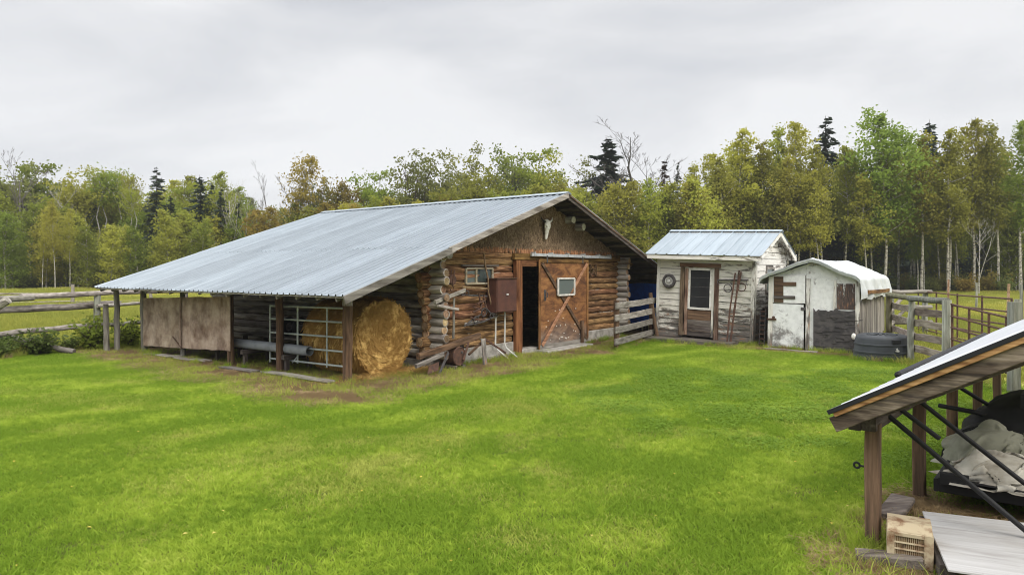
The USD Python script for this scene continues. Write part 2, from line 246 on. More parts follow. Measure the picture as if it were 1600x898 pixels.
LEAF = {'yg': leaf('yellow_green_leaves', [(.24, .25, .035), (.40, .40, .055), (.53, .50, .085), (.32, .33, .045)]),
        'g': leaf('green_leaves', [(.16, .195, .024), (.28, .30, .04), (.38, .375, .055), (.215, .245, .032)]),
        'dg': leaf('dark_green_leaves', [(.13, .15, .036), (.22, .235, .055), (.31, .30, .075), (.165, .185, .045)]),
        'br': leaf('bright_green_leaves', [(.15, .22, .03), (.25, .34, .05), (.34, .42, .08), (.21, .29, .042)]),
        'or': leaf('orange_brown_leaves', [(.24, .19, .035), (.37, .28, .05), (.45, .33, .065), (.27, .23, .045)]),
        'sp': leaf('spruce_needles', [(.035, .052, .03), (.06, .085, .046), (.09, .12, .062), (.048, .068, .038)], trans=.1, val=.25),
        'rs': leaf('rusty_spruce_needles', [(.05, .035, .02), (.09, .058, .03), (.12, .075, .035), (.06, .045, .022)], trans=.1),
        'wd': leaf('weed_leaves', [(.10, .13, .028), (.16, .19, .04), (.22, .23, .055), (.30, .21, .09)])}

# ------------------------------------------------------------------ frames of the buildings
RZ = math.degrees(math.atan2(.801, .599)); E1 = np.array([.599, .801]); E2 = np.array([-.801, .599])
BO = np.array([-3.039, 12.471]); SO = np.array([7.01, 19.9]); CO = np.array([9.06, 17.9])
KO = np.array([2.53, 5.3]); RK = math.degrees(math.atan2(-.667, .745)); KX = np.array([.745, -.667]); KY = np.array([.667, .745])
def inframe(P, O, a, b): d = P - O; return d @ a, d @ b

# ------------------------------------------------------------------ ground
def axis_pts(*segs):
    out = []
    for a, b, n in segs: out += list(np.linspace(a, b, n, endpoint=False))
    return np.array(out + [segs[-1][1]])
def dryness(P):
    """1 where trampled straw and bare soil show: along the barn and the sheds, by the canopy; ragged edge"""
    q = np.column_stack([P, np.zeros(len(P))]); n = meshkit.fbm(q * 1.3, 4, 3) - .5; n2 = meshkit.fbm(q * .35, 3, 9) - .5
    s, d = inframe(P, BO, E1, E2); jag = n * 1.1
    under = (s > -.2 + jag * .5) & (s < 15) & (d > -.1 + jag * .6) & (d < 11)
    fx = np.clip(1 - np.abs(np.where(s < 3.0, s * .0 + np.maximum(0, -.15 - s), np.maximum(0, .35 - d))) / .9, 0, 1)
    near = np.where((s > -1.4) & (s < 9.5) & (d > -1.3) & (d < 10.5), np.clip(1.0 - np.maximum(np.maximum(-s - .05, 0), np.maximum(-d, 0)) / 1.5 + jag, 0, 1), 0)
    near = np.where((s > 2.6) & (d < .9) & (d > -1.1) & (s < 10.2), np.maximum(near, np.clip(1.0 - (.45 - d) / 1.5 + jag * 1.2, 0, 1)), near)
    xs, ys = inframe(P, SO, E1, E2); shed = np.where((xs > -1.1) & (xs < 4) & (ys > -.6) & (ys < 3.6), np.clip(1 - (-.25 - xs) / .8 + jag, 0, 1), 0)
    xc, yc = inframe(P, CO, E1, E2); coop = np.where((xc > -.9) & (xc < 5) & (yc > -.5) & (yc < 2.9), np.clip(1 - (-.1 - xc) / .7 + jag, 0, 1), 0)
    xk, yk = inframe(P, KO, KX, KY); can = np.where((xk > .12 + n * .5) & (xk < 5) & (yk > -.5) & (yk < 2.2 + n), np.clip(.9 + jag, 0, 1), 0)
    return np.clip(np.maximum.reduce([np.where(under, .9 + jag * .3, 0), near * .95, shed, coop, can]), 0, 1)
def lawn_mix(P):
    """dry yellow patches and a worn track across the lawn"""
    q = np.column_stack([P, np.zeros(len(P))]); n = meshkit.fbm(q * .55, 4, 21); n1 = meshkit.fbm(q * 2.1, 3, 5)
    tr = np.exp(-((P[:, 0] * .78 - (P[:, 1] - 8.5) * .62 + .7 + (n - .5) * 1.6) / .8) ** 2) * np.clip((P[:, 1] - 6.5) / 3, 0, 1) * np.clip((19 - P[:, 1]) / 5, 0, 1)
    far = np.clip((P[:, 1] - 9.5) / 5, 0, 1) * .3
    return np.clip((n - .52) * 2.6 + (n1 - .5) * .9 + tr * .85 + far, 0, 1)
def terrain(P): 
    q = np.column_stack([P, np.zeros(len(P))]); r = np.hypot(P[:, 0], P[:, 1])
    return (meshkit.fbm(q * .4, 2, 2) - .5) * .045 * np.clip((r - 2) / 4, 0, 1) + (meshkit.fbm(q * .06, 3, 4) - .5) * 1.2 * np.clip((r - 30) / 40, 0, 1)
def is_lawn(P):
    left = P[:, 0] - (-11.9 + (P[:, 1] - 19.6) * .351); right = (9.3 + (P[:, 1] - 14.6) * .13) - P[:, 0]
    return np.minimum(np.minimum(left, right), 22.5 - P[:, 1])
gx = axis_pts((-1500, -60, 8), (-60, -16, 30), (-16, 14, 170), (14, 60, 30), (60, 1500, 9)); gy = axis_pts((-300, 2, 8), (2, 26, 150), (26, 90, 50), (90, 1500, 10))
GX, GY = np.meshgrid(gx, gy, indexing='xy'); P = np.column_stack([GX.ravel(), GY.ravel()])
V = np.column_stack([P, terrain(P) - .02]); nx = len(gx); idx = np.arange(len(P)).reshape(len(gy), nx)
F = np.vstack([np.column_stack([idx[:-1, :-1].ravel(), idx[:-1, 1:].ravel(), idx[1:, 1:].ravel()]), np.column_stack([idx[:-1, :-1].ravel(), idx[1:, 1:].ravel(), idx[1:, :-1].ravel()])])
forest_floor = np.clip((P[:, 1] - 66 + 6 * (meshkit.fbm(np.column_stack([P * .08, 0 * P[:, 0]]), 3, 8) - .5)) / 5, 0, 1)
mask = np.column_stack([dryness(P), np.clip(-is_lawn(P) / .6 + .5, 0, 1), forest_floor])
GROUND = mat('yard_ground', {'g': ('geometry', {}), 'at': ('attribute', {'attribute': 'zones'}), 'sep': ('separate_color', {}),
    'n': ('noise_texture', {'scale': .5, 'detail': 6.0, 'roughness': .6}), 'nf': ('noise_texture', {'scale': 9.0, 'detail': 6.0, 'roughness': .7}),
    'lawn': ('rgb_ramp', {'ramp': [(.3, (.04, .06, .008)), (.5, (.07, .09, .012)), (.68, (.12, .12, .03))]}),
    'soil': ('rgb_ramp', {'ramp': [(.32, (.085, .056, .034)), (.5, (.20, .145, .085)), (.66, (.33, .255, .15))]}),
    'mead': ('rgb_ramp', {'ramp': [(.3, (.20, .21, .045)), (.5, (.32, .30, .075)), (.7, (.44, .37, .13))]}),
    'm1': ('mix', {'mix_type': 'mix'}), 'm2': ('mix', {'mix_type': 'mix'}), 'm3': ('mix', {'mix_type': 'mix', 'color2': (.075, .062, .036)}), 'b': ('bump', {'strength': .5, 'distance': .05}), 'p': ('principled_bsdf', {'roughness': .95, 'specular_ior_level': .1})},
    [('at.color', 'sep.color'), ('g.position', 'n.vector'), ('g.position', 'nf.vector'), ('n.fac', 'lawn.fac'), ('n.fac', 'mead.fac'), ('nf.fac', 'soil.fac'), ('sep.g', 'm1.fac'), ('lawn.color', 'm1.color1'), ('mead.color', 'm1.color2'),
     ('sep.b', 'm3.fac'), ('m1.color', 'm3.color1'), ('sep.r', 'm2.fac'), ('m3.color', 'm2.color1'), ('soil.color', 'm2.color2'), ('m2.color', 'p.base_color'), ('nf.fac', 'b.height'), ('b.normal', 'p.normal')])
g = usdkit.mesh(stage, '/World/ground', (V, F), GROUND, True); tag(g.GetPrim(), 'green farmyard ground with bare strips along the buildings', 'ground', kind='structure')
UsdGeom.PrimvarsAPI(g).CreatePrimvar('zones', Sdf.ValueTypeNames.Color3fArray, 'vertex').Set(Vt.Vec3fArray.FromNumpy(mask.astype(np.float32)))

# ------------------------------------------------------------------ scattered stuff (grass, straw, leaves)
def blades(seed, n, size, h0, h1, w, lean, segs=1):
    r = np.random.default_rng(seed); b = np.column_stack([r.uniform(-size / 2, size / 2, (n, 2)), np.zeros(n)]); h = r.uniform(h0, h1, n); az = r.uniform(0, 2 * np.pi, n); la = r.uniform(0, 2 * np.pi, n); le = r.uniform(.1, 1, n) * lean * h
    side = np.column_stack([np.cos(az), np.sin(az), 0 * az]) * (w * r.uniform(.6, 1.3, n))[:, None] / 2; ld = np.column_stack([np.cos(la), np.sin(la), 0 * la]) * le[:, None]
    mid = b + ld * .35 + np.column_stack([0 * h, 0 * h, h * .6]); tip = b + ld + np.column_stack([0 * h, 0 * h, h])
    Vv = np.stack([b - side, b + side, mid + side * .8, mid - side * .8, tip], 1).reshape(-1, 3); k = np.arange(n)[:, None] * 5
    return Vv, np.vstack([k + [0, 1, 2], k + [0, 2, 3], k + [3, 2, 4]])
def straws(seed, n, size, l0, l1, w, h):
    r = np.random.default_rng(seed); c = np.column_stack([r.uniform(-size / 2, size / 2, (n, 2)), r.uniform(.005, h, n)]); a = r.uniform(0, 2 * np.pi, n); L = r.uniform(l0, l1, n) / 2
    d = np.column_stack([np.cos(a), np.sin(a), r.uniform(-.25, .25, n)]) * L[:, None]; s = np.column_stack([-np.sin(a), np.cos(a), 0 * a]) * w / 2
    Vv = np.stack([c - d - s, c - d + s, c + d + s, c + d - s], 1).reshape(-1, 3); k = np.arange(n)[:, None] * 4
    return Vv, np.vstack([k + [0, 1, 2], k + [0, 2, 3]])
def clover(seed, n, size):
    r = np.random.default_rng(seed); Vv = []; Ff = []; 
    for i in range(n):
        c = np.array([*r.uniform(-size / 2, size / 2, 2), r.uniform(.03, .055)]); a0 = r.uniform(0, 6)
        for j in range(3):
            a = a0 + j * 2.09; d = np.array([np.cos(a), np.sin(a), r.uniform(-.2, .3)]) * .016; e = np.array([-np.sin(a), np.cos(a), 0]) * .009; k = len(Vv)
            Vv += [c, c + d * .6 + e, c + d, c + d * .6 - e]; Ff += [[k, k + 1, k + 2], [k, k + 2, k + 3]]
    return np.array(Vv), np.array(Ff)
def grass_mat(name, stops, dry, patch=.5, trans=.25, mow=0.0):
    return mat(name, {'g': ('geometry', {}), 'n': ('noise_texture', {'scale': patch, 'detail': 5.0, 'roughness': .6}), 'n2': ('noise_texture', {'scale': 2.6, 'detail': 3.0}), 'r': ('rgb_ramp', {'ramp': stops}), 'mr': ('mapping', {'rotation': (0, 0, -.80)}), 'wv': ('wave_texture', {'wave_type': 'bands', 'bands_direction': 'y', 'scale': .25, 'distortion': 3.0, 'detail': 2.0, 'detail_scale': .8}), 'wr': ('map_range', {'from_min': 0., 'from_max': 1., 'to_min': -.5 * mow, 'to_max': .5 * mow}), 'addw': ('math', {'math_type': 'add'}),
        'dr': ('rgb_ramp', {'ramp': [(.60, (0, 0, 0)), (.80, (1, 1, 1))]}), 'n3': ('noise_texture', {'scale': 9.0, 'detail': 2.0}), 'n3r': ('map_range', {'from_min': .25, 'from_max': .75, 'to_min': -.13, 'to_max': .13}), 'add0': ('math', {'math_type': 'add'}), 'jit': ('map_range', {'from_min': 0., 'from_max': 1., 'to_min': -.2, 'to_max': .2}), 'add': ('math', {'math_type': 'add'}), 'add2': ('math', {'math_type': 'add'}),
        'jit2': ('map_range', {'from_min': 0., 'from_max': 1., 'to_min': -.22, 'to_max': .22}), 'mx': ('mix', {'mix_type': 'mix', 'color2': dry}), 'd': ('principled_bsdf', {'roughness': .7, 'specular_ior_level': .06}), 't': ('translucent_bsdf', {}), 'ms': ('mix_closure', {'fac': trans})},
        [('g.position', 'n.vector'), ('g.position', 'n2.vector'), ('g.random_per_island', 'jit.value'), ('g.position', 'n3.vector'), ('n3.fac', 'n3r.value'), ('g.position', 'mr.vector'), ('mr.vector', 'wv.vector'), ('wv.fac', 'wr.value'), ('n.fac', 'addw.value1'), ('wr.result', 'addw.value2'), ('addw.value', 'add0.value1'), ('n3r.result', 'add0.value2'), ('add0.value', 'add.value1'), ('jit.result', 'add.value2'), ('add.value', 'r.fac'), ('n2.fac', 'add2.value1'), ('g.random_per_island', 'jit2.value'), ('jit2.result', 'add2.value2'), ('add2.value', 'dr.fac'),
         ('dr.color', 'mx.fac'), ('r.color', 'mx.color1'), ('mx.color', 'd.base_color'), ('mx.color', 't.color'), ('d.BSDF', 'ms.closure1'), ('t.BSDF', 'ms.closure2')], surface='ms.closure')
GRASS = grass_mat('mown_grass', [(.26, (.155, .24, .022)), (.42, (.265, .355, .038)), (.58, (.375, .44, .075)), (.74, (.49, .52, .18))], (.55, .51, .28), trans=.4, mow=.10)
GRASSY = grass_mat('dry_mown_grass', [(.28, (.25, .29, .05)), (.5, (.36, .385, .085)), (.7, (.46, .44, .15))], (.52, .45, .26))
MEADOW = grass_mat('meadow_grass', [(.28, (.20, .215, .04)), (.46, (.36, .34, .07)), (.62, (.50, .43, .11)), (.78, (.54, .43, .18))], (.34, .28, .12), patch=.14)
STRAWM = grass_mat('straw_litter', [(.3, (.19, .13, .065)), (.5, (.37, .27, .145)), (.72, (.54, .42, .25))], (.19, .13, .07), patch=1.4, trans=.1)
CLOVER = grass_mat('clover_leaves', [(.3, (.12, .20, .02)), (.6, (.20, .29, .04)), (.8, (.27, .34, .09))], (.32, .36, .13), trans=.2)
YLEAF = grass_mat('fallen_leaf', [(.3, (.45, .36, .06)), (.6, (.55, .48, .18)), (.8, (.55, .50, .34))], (.40, .28, .08), trans=.2)
def instancer(name, label, protos, pos, idx, rot, scl, cat):
    pi = UsdGeom.PointInstancer.Define(stage, '/World/' + name); p = pi.GetPrim(); tag(p, label, cat, kind='stuff')
    UsdGeom.Scope.Define(stage, f'/World/{name}/kinds'); rel = pi.CreatePrototypesRel()
    for i, pr in enumerate(protos):
        path = f'/World/{name}/kinds/clump' + (f'_{i:03d}' if i else '')
        if isinstance(pr, str):
            x = UsdGeom.Xform.Define(stage, path); x.GetPrim().GetReferences().AddInternalReference(pr)
        else: usdkit.mesh(stage, path, pr[0], pr[1], False)
        rel.AddTarget(path)
    n = len(pos); half = np.asarray(rot) / 2
    q = [Gf.Quath(float(math.cos(h)), 0.0, 0.0, float(math.sin(h))) for h in half]
    pi.CreatePositionsAttr(Vt.Vec3fArray.FromNumpy(np.asarray(pos, np.float32))); pi.CreateProtoIndicesAttr(Vt.IntArray.FromNumpy(np.asarray(idx, np.int32)))
    pi.CreateOrientationsAttr(Vt.QuathArray(q)); s = np.asarray(scl, np.float32); s = np.repeat(s[:, None], 3, 1) if s.ndim == 1 else s
    pi.CreateScalesAttr(Vt.Vec3fArray.FromNumpy(s)); return pi
def inside_building(P, pad=0.0):
    s, d = inframe(P, BO, E1, E2); x1, y1 = inframe(P, SO, E1, E2); x2, y2 = inframe(P, CO, E1, E2)
    return ((s > .2) & (s < 15) & (d > .7) & (d < 10.3)) | ((x1 > -.1) & (x1 < 3.3) & (y1 > -.1) & (y1 < 3.1)) | ((x2 > -.05) & (x2 < 4.3) & (y2 > -.05) & (y2 < 2.3))
def in_view(P, m=1.15): return (np.abs(P[:, 0]) < P[:, 1] * .75 * m + .6)
T = .5; gxx, gyy = np.meshgrid(np.arange(-17, 13, T * .62), np.arange(4.2, 24, T * .62)); Q = np.column_stack([gxx.ravel(), gyy.ravel()]); Q += rnd.uniform(-.12, .12, Q.shape)
Q = Q[in_view(Q) & (is_lawn(Q) > -.2) & ~inside_building(Q)]; dry = dryness(Q); keep = dry < .36 + np.clip(rnd.normal(0, .12, len(dry)), -.3, .3); G = Q[keep]; lm = lawn_mix(G)
kind = np.where(rnd.random(len(G)) < lm * .6, rnd.integers(4, 6, len(G)), rnd.integers(0, 4, len(G)))
clov = meshkit.fbm(np.column_stack([G * .5, 0 * G[:, 0]]), 3, 31); cl = (clov + np.clip((G[:, 0] - 1.5) / 8, -.2, .2) > .60) & (rnd.random(len(G)) < .35) & (G[:, 1] < 15); kind = np.where(cl, 6, kind)
grass_protos = [(blades(i, 760, T * 1.15, .016, .052, .0085, 1.7), GRASS) for i in range(4)] + [(blades(9 + i, 760, T * 1.15, .012, .042, .0085, 1.9), GRASSY) for i in range(2)]
cv, cf = clover(3, 130, T * 1.1); bv, bf = blades(33, 650, T * 1.15, .02, .05, .0085, 1.6)
grass_protos.append(((np.vstack([cv, bv]), np.vstack([cf, bf + len(cv)])), CLOVER))
instancer('lawn_grass', 'short mown green lawn grass of the farmyard', grass_protos, np.column_stack([G, terrain(G) - .022]), kind, rnd.uniform(0, 6.28, len(G)), rnd.uniform(.8, 1.2, len(G)) * (.78 + .55 * meshkit.fbm(np.column_stack([G * .9, 0 * G[:, 0]]), 3, 44)) * (1 + .15 * (G[:, 1] > 10)), 'grass')
Sx = Q[(dry > .3 + np.clip(rnd.normal(0, .12, len(dry)), -.28, .3)) & ~inside_building(Q)]
s_, d_ = np.meshgrid(np.arange(.3, 3.0, .35), np.arange(.6, 10, .35)); inn = BO + s_.ravel()[:, None] * E1 + d_.ravel()[:, None] * E2; Sx = np.vstack([Sx, inn])
instancer('straw_litter', 'brown straw and dead grass trodden along the barn and the sheds', [(straws(50 + i, 420, .6, .05, .22, .005, .03), STRAWM) for i in range(3)] + [(blades(60, 260, .6, .03, .12, .007, 1.5), GRASSY)],
          np.column_stack([Sx, terrain(Sx) - .018]), rnd.integers(0, 4, len(Sx)), rnd.uniform(0, 6.28, len(Sx)), rnd.uniform(.8, 1.2, len(Sx)), 'straw')
# meadow beyond the fences
mq = []
for y0, y1, st in ((14, 34, .75), (34, 70, 1.5)):
    a, b = np.meshgrid(np.arange(-y1 * .9, y1 * .9, st), np.arange(y0, y1, st)); mq.append(np.column_stack([a.ravel(), b.ravel()]))
mq = np.vstack(mq); mq += rnd.uniform(-.35, .35, mq.shape); mq = mq[in_view(mq) & (is_lawn(mq) < -.1) & ~inside_building(mq)]
sb, db = inframe(mq, BO, E1, E2); mq = mq[~((mq[:, 1] < 24) & (sb > -.5) & (db > -1) & (db < 11))]; seen = (mq[:, 0] < -mq[:, 1] * .22) | (mq[:, 0] > mq[:, 1] * .42); mq = mq[seen]
instancer('meadow_grass', 'tall yellow green pasture grass beyond the fences', [(blades(70 + i, 420, 1.5, .05, .30, .016, .8), MEADOW) for i in range(4)], np.column_stack([mq, terrain(mq) - .03]), rnd.integers(0, 4, len(mq)), rnd.uniform(0, 6.28, len(mq)), rnd.uniform(.7, 1.3, len(mq)), 'grass')
lf = np.column_stack([rnd.uniform(-9, 8, 260), 4.8 + 15 * rnd.random(260) ** 1.1]); lf = lf[in_view(lf) & (is_lawn(lf) > .3) & ~inside_building(lf)]
lv = np.array([[-.035, 0, .0], [0, -.022, .012], [.04, 0, .004], [0, .022, .014]]); instancer('fallen_leaves', 'small yellow fallen leaves dotted over the lawn', [((lv, np.array([[0, 1, 2], [0, 2, 3]])), YLEAF)], np.column_stack([lf, terrain(lf) + .035]), np.zeros(len(lf)), rnd.uniform(0, 6.28, len(lf)), rnd.uniform(.3, .7, len(lf)), 'leaves')

# ------------------------------------------------------------------ the log barn
barn = thing('log_barn', 'long low log barn with a grey metal roof and open lean-to', 'barn', (BO[0], BO[1], 0), RZ)
RS, RC, ZR, LEN = .334, 7.6, 4.27, 10.4
def zr(s): return ZR - RS * abs(s - RC)
def roof_panel(s0, s1, d0, d1, lift, rib=.2, rh=.034, n=2):
    r = np.random.default_rng(int(d0 * 100 + s0 * 7)); prof = []
    k = int(round((d1 - d0) / rib))
    for i in range(k):
        a = d0 + i * rib; prof += [(a, rh), (a + .022, rh), (a + .036, 0), (a + rib - .014, 0)]
    prof = [(d0 - .016, 0)] + prof + [(d1 + .008, rh)]; prof = np.array(prof); ss = np.linspace(s0, s1, n + 1); j = r.normal(0, .004, (n + 1, 1))
    Vv = np.stack([np.repeat(ss[:, None], len(prof), 1), np.repeat(prof[None, :, 0], n + 1, 0), np.array([zr(q) for q in ss])[:, None] + lift + prof[None, :, 1] + j], -1); m = len(prof); top = Vv.reshape(-1, 3); ff = []
    for i in range(n):
        for q in range(m - 1):
            a = i * m + q; ff += [[a, a + m, a + m + 1], [a, a + m + 1, a + 1]]
    if s1 < s0 : ff = [x[::-1] for x in ff]
    ff = np.array(ff); K = len(top); return M().add(np.vstack([top, top - [0, 0, .003]]), np.vstack([ff, ff[:, ::-1] + K]))
for i in range(13):
    d0 = i * .8
    obj('roof_panel', roof_panel(-.06, 2.98, d0, d0 + .8, .012), TIN, barn)
for i in range(13):
    d0 = i * .8
    obj('roof_panel', roof_panel(2.84, 7.62, d0, d0 + .8, .019), TIN, barn)
    obj('roof_panel', roof_panel(7.58, 15.26, d0, d0 + .8, .020), TIN, barn)
obj('ridge_cap', M().sweep([(7.6, y, ZR + .062) for y in np.linspace(-.03, LEN + .03, 8)], [np.array([[-.17, -.065], [0, -.006], [.17, -.065], [.17, -.058], [0, .004], [-.17, -.058]])] * 8, (0, 0, 1)), TIN2, barn)
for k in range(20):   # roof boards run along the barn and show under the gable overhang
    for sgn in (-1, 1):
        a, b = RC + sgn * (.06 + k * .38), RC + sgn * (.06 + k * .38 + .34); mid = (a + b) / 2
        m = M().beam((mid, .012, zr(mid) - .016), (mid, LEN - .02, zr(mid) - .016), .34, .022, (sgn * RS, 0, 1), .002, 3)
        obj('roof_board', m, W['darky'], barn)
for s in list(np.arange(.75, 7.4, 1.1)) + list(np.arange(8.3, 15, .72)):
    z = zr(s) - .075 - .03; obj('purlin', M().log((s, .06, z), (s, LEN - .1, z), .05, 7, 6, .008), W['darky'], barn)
for s, dd in ((8.82, .56), (9.36, .54)):
    lg = obj('purlin_log', M().log((s, dd, zr(s) - .20), (s, 4.0, zr(s) - .20), .115, 12, 4), W['loggy'], barn); obj('cut_end', M().lathe([(0, -.004), (.09, -.004), (.104, .003), (.1, .02)], (s, dd, zr(s) - .20), 12, 'y'), BONE, lg)
def rake(s0, s1, w, d, mt, dz=.0, seg=5): obj('rake_board', M().beam((s0, d, zr(s0) - w / 2 + dz), (s1, d, zr(s1) - w / 2 + dz), .03, w, (0, 0, 1), .004, seg, .004), mt, barn)
rake(-.05, 2.96, .15, -.022, W['greyx'], .01); rake(2.80, 7.60, .14, -.030, W['greyx'], .028); rake(7.62, 15.25, .17, -.022, W['darkx'], .01)
obj('rake_board', M().beam((7.66, -.052, zr(7.66) - .04), (13.5, -.052, zr(13.5) - .045), .02, .05, (0, 0, 1), .003, 4, .003), W['brx'], barn)
obj('eave_board', M().beam((-.03, 0, zr(-.03) - .018), (-.03, LEN, zr(-.03) - .018), .022, .04, (0, 0, 1), .003, 10, .002), W['greyy'], barn)
obj('eave_board', M().beam((15.23, 0, zr(15.23) - .03), (15.23, LEN, zr(15.23) - .03), .022, .06), W['darky'], barn)
for i in range(17):
    d = .25 + i * .62; off = rnd.uniform(-.02, .05)
    obj('rafter', M().beam((.0 + off, d, zr(off) - .072), (3.2, d, zr(3.2) - .072), .045, .085, (RS, 0, 1), .003, 2), W['greyx'], barn)
obj('eave_beam', M().log((.66, .35, zr(.66) - .20), (.62, LEN - .1, zr(.62) - .20), .075, 10, 8), W['darky'], barn)
# lean-to posts
obj('post', M().beam((.64, .72, -.1), (.64, .72, 1.50), .155, .155, (0, 1, 0), .02, 5, .005), W['brz'], barn, label='square post, weathered grey at its head')
obj('post', M().beam((.64, .72, 1.50), (.64, .72, 1.86), .158, .158, (0, 1, 0), .02, 2, .003), W['greyz'], barn)
for s, d, r in ((.80, 3.17, .085), (.62, 4.80, .08), (.66, 7.05, .065), (.60, 8.98, .08), (.40, 10.1, .075)):
    obj('post', M().log((s, d, -.1), (s - .03, d, zr(s) - .13), r, 10, 6, .008), W['brz'] if d < 6 else W['greyz'], barn)
# plywood sheets nailed to the posts
def sheet(d0, d1, z0a, z0b, z1a, z1b, s, name='plywood_sheet'):
    n = 8; Vv = []; 
    for i in range(n + 1):
        t = i / n; d = d0 + (d1 - d0) * t; bow = .02 * math.sin(t * 9 + d0) 
        for z in (z0a + (z0b - z0a) * t + rnd.normal(0, .006), z1a + (z1b - z1a) * t + rnd.normal(0, .004)): Vv += [(s + bow, d, z), (s + bow + .014, d, z)]
    ff = []
    for i in range(n):
        a, b = i * 4, i * 4 + 4
        for q in ((0, 2), (2, 3), (3, 1), (1, 0)): ff += [[a + q[0], a + q[1], b + q[1]], [a + q[0], b + q[1], b + q[0]]]
    ff += [[0, 1, 3], [0, 3, 2], [n * 4, n * 4 + 2, n * 4 + 3], [n * 4, n * 4 + 3, n * 4 + 1]]
    obj(name, M().add(np.array(Vv), ff), W['ply'], barn)
sheet(4.68, 6.92, .34, .25, 1.585, 1.53, .535); sheet(6.94, 9.0, .25, .18, 1.52, 1.45, .540)
obj('batten', M().beam((.515, 6.93, .28), (.520, 6.93, 1.50), .05, .016, (1, 0, 0)), W['ply'], barn)
obj('batten', M().beam((.515, 7.3, .52), (.515, 6.85, .26), .03, .02, (1, 0, 0)), RUST, barn)
# walls of logs
Z0 = .395; DZ = .183
def wall_log(p0, p1, r, mt, ends=(True, True)):
    lg = obj('log', M().log(p0, p1, r, 11, 8, .010, .035, rnd.uniform(.88, 1.0)), mt, barn); p0, p1 = np.array(p0), np.array(p1); ax = int(np.argmax(np.abs(p1 - p0)))
    for k, (q, sg) in enumerate(((p0, -1), (p1, 1))):
        if ends[k]:
            m = M().lathe([(0, .006), (r * .86, .004), (r * .93, -.012)], (0, 0, 0), 11, 'z'); v, f = m.arr(); v = v * [1, 1, 1]
            if ax == 0: v = np.column_stack([v[:, 2] * sg, v[:, 0], v[:, 1]])
            else: v = np.column_stack([v[:, 0], v[:, 2] * sg, v[:, 1]])
            obj('cut_end', (v + q, f), W['end'], lg)
for i in range(13):
    z = Z0 + DZ * i; r = rnd.uniform(.100, .115)
    if i < 11: wall_log((2.98 - rnd.uniform(-.05, .20), .90, z), (6.19, .90, z), r, W['logx'], (True, False))
    else: wall_log((3.0 + .35 * (i == 12), .90 - .04 * (i == 12), z), (9.6, .90, z), r, W['logx'], (True, False))
    e = {12: 14.0, 11: 13.1, 10: 12.45}.get(i, 12.36 + rnd.uniform(-.06, .12)); wall_log((8.98 if i < 11 else 9.62, .90, z + .01), (e, .90, z + .01), r, W['logx'], (False, True))
for i in range(13):
    z = Z0 - DZ / 2 + DZ * i
    if z < 2.5:
        wall_log((3.14, .44 - rnd.uniform(-.03, .10), z), (3.14, 9.9, z), rnd.uniform(.088, .10), W['loggy'], (True, False))
        wall_log((12.06, .50 - rnd.uniform(0, .1), z), (12.06, 9.9, z), .093, W['loggy'], (True, False))
obj('top_plate', M().log((3.14, .30, 2.57), (3.14, 9.9, 2.57), .12, 12, 8), W['loggy'], barn)
obj('chinking', M().box((3.2, .885, .28), (6.15, .93, 2.66)), CHINK, barn); obj('chinking', M().box((9.0, .885, .28), (12.0, .93, 2.66)), CHINK, barn)
obj('chinking', M().box((3.105, .98, .1), (3.15, 9.8, 2.5)), CHINK, barn); obj('chinking', M().box((12.05, .98, .1), (12.095, 9.8, 2.5)), CHINK, barn)
cs = M(); rc = np.random.default_rng(15)   # slivers of pale chinking between the logs
for i in range(12):
    z = Z0 + DZ * (i + .5)
    for s0, s1 in ((3.25, 6.1), (9.75, 11.9)):
        s = s0
        while s < s1:
            L = rc.uniform(.1, .5); 
            if rc.random() < .55: h = rc.uniform(.006, .018); cs.add([(s, .852, z - h), (min(s + L, s1), .852, z - h * rc.uniform(.3, 1)), (min(s + L, s1), .858, z + h * rc.uniform(.2, 1)), (s, .858, z + h)], [[0, 1, 2], [0, 2, 3]])
            s += L + rc.uniform(0, .2)
q = obj('chinking_slivers', cs, plain('pale_chinking', (.50, .46, .40), .9, 0, .3, 9, col2=(.25, .21, .17)), barn); tag(q, kind='stuff')
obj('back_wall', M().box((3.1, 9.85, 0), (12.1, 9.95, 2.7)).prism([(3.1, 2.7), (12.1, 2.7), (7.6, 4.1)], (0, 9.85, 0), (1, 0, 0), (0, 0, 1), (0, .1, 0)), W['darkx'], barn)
for s0, s1 in ((3.0, 6.17), (9.0, 12.2)):
    obj('foundation', M().box((s0 + .1, .775, -.15), (s1, .99, .325), .012).box((s0 + .1, .70, -.15), (s1 - .02, .774, .07), .012), CONC, barn)
obj('foundation', M().box((3.06, 1.0, -.15), (3.24, 9.8, .16), .012), CONC, barn)
obj('door_sill', M().box((6.43, .70, -.1), (7.3, 1.0, .10), .012), CONC, barn); obj('stone_step', M().box((6.9, .18, -.05), (9.3, .60, .045), .02), CONC, barn)
gab = M().prism([(3.3, 2.68), (11.9, 2.68), (12.0, zr(12.0) - .10), (7.6, ZR - .09), (3.2, zr(3.2) - .10)], (0, .80, 0), (1, 0, 0), (0, 0, 1), (0, .05, 0))
gb = obj('gable_board', gab, BARK, barn)
rg = np.random.default_rng(5); bm = M()   # loose bark strips of the gable facing
for i in range(1500):
    s = rg.uniform(3.4, 11.8); zt = zr(s) - .14; z = rg.uniform(2.68, zt) if zt > 2.72 else 2.7; L = rg.uniform(.05, .16); w = rg.uniform(.012, .035); a = rg.normal(0, .5); dx, dz = math.sin(a) * L / 2, math.cos(a) * L / 2
    bm.add([(s - dx - w / 2, .797, z - dz), (s - dx + w / 2, .797, z - dz), (s + dx + w / 2, .797 - rg.uniform(.004, .02), z + dz), (s + dx - w / 2, .797 - rg.uniform(.004, .02), z + dz)], [[0, 1, 2], [0, 2, 3]])
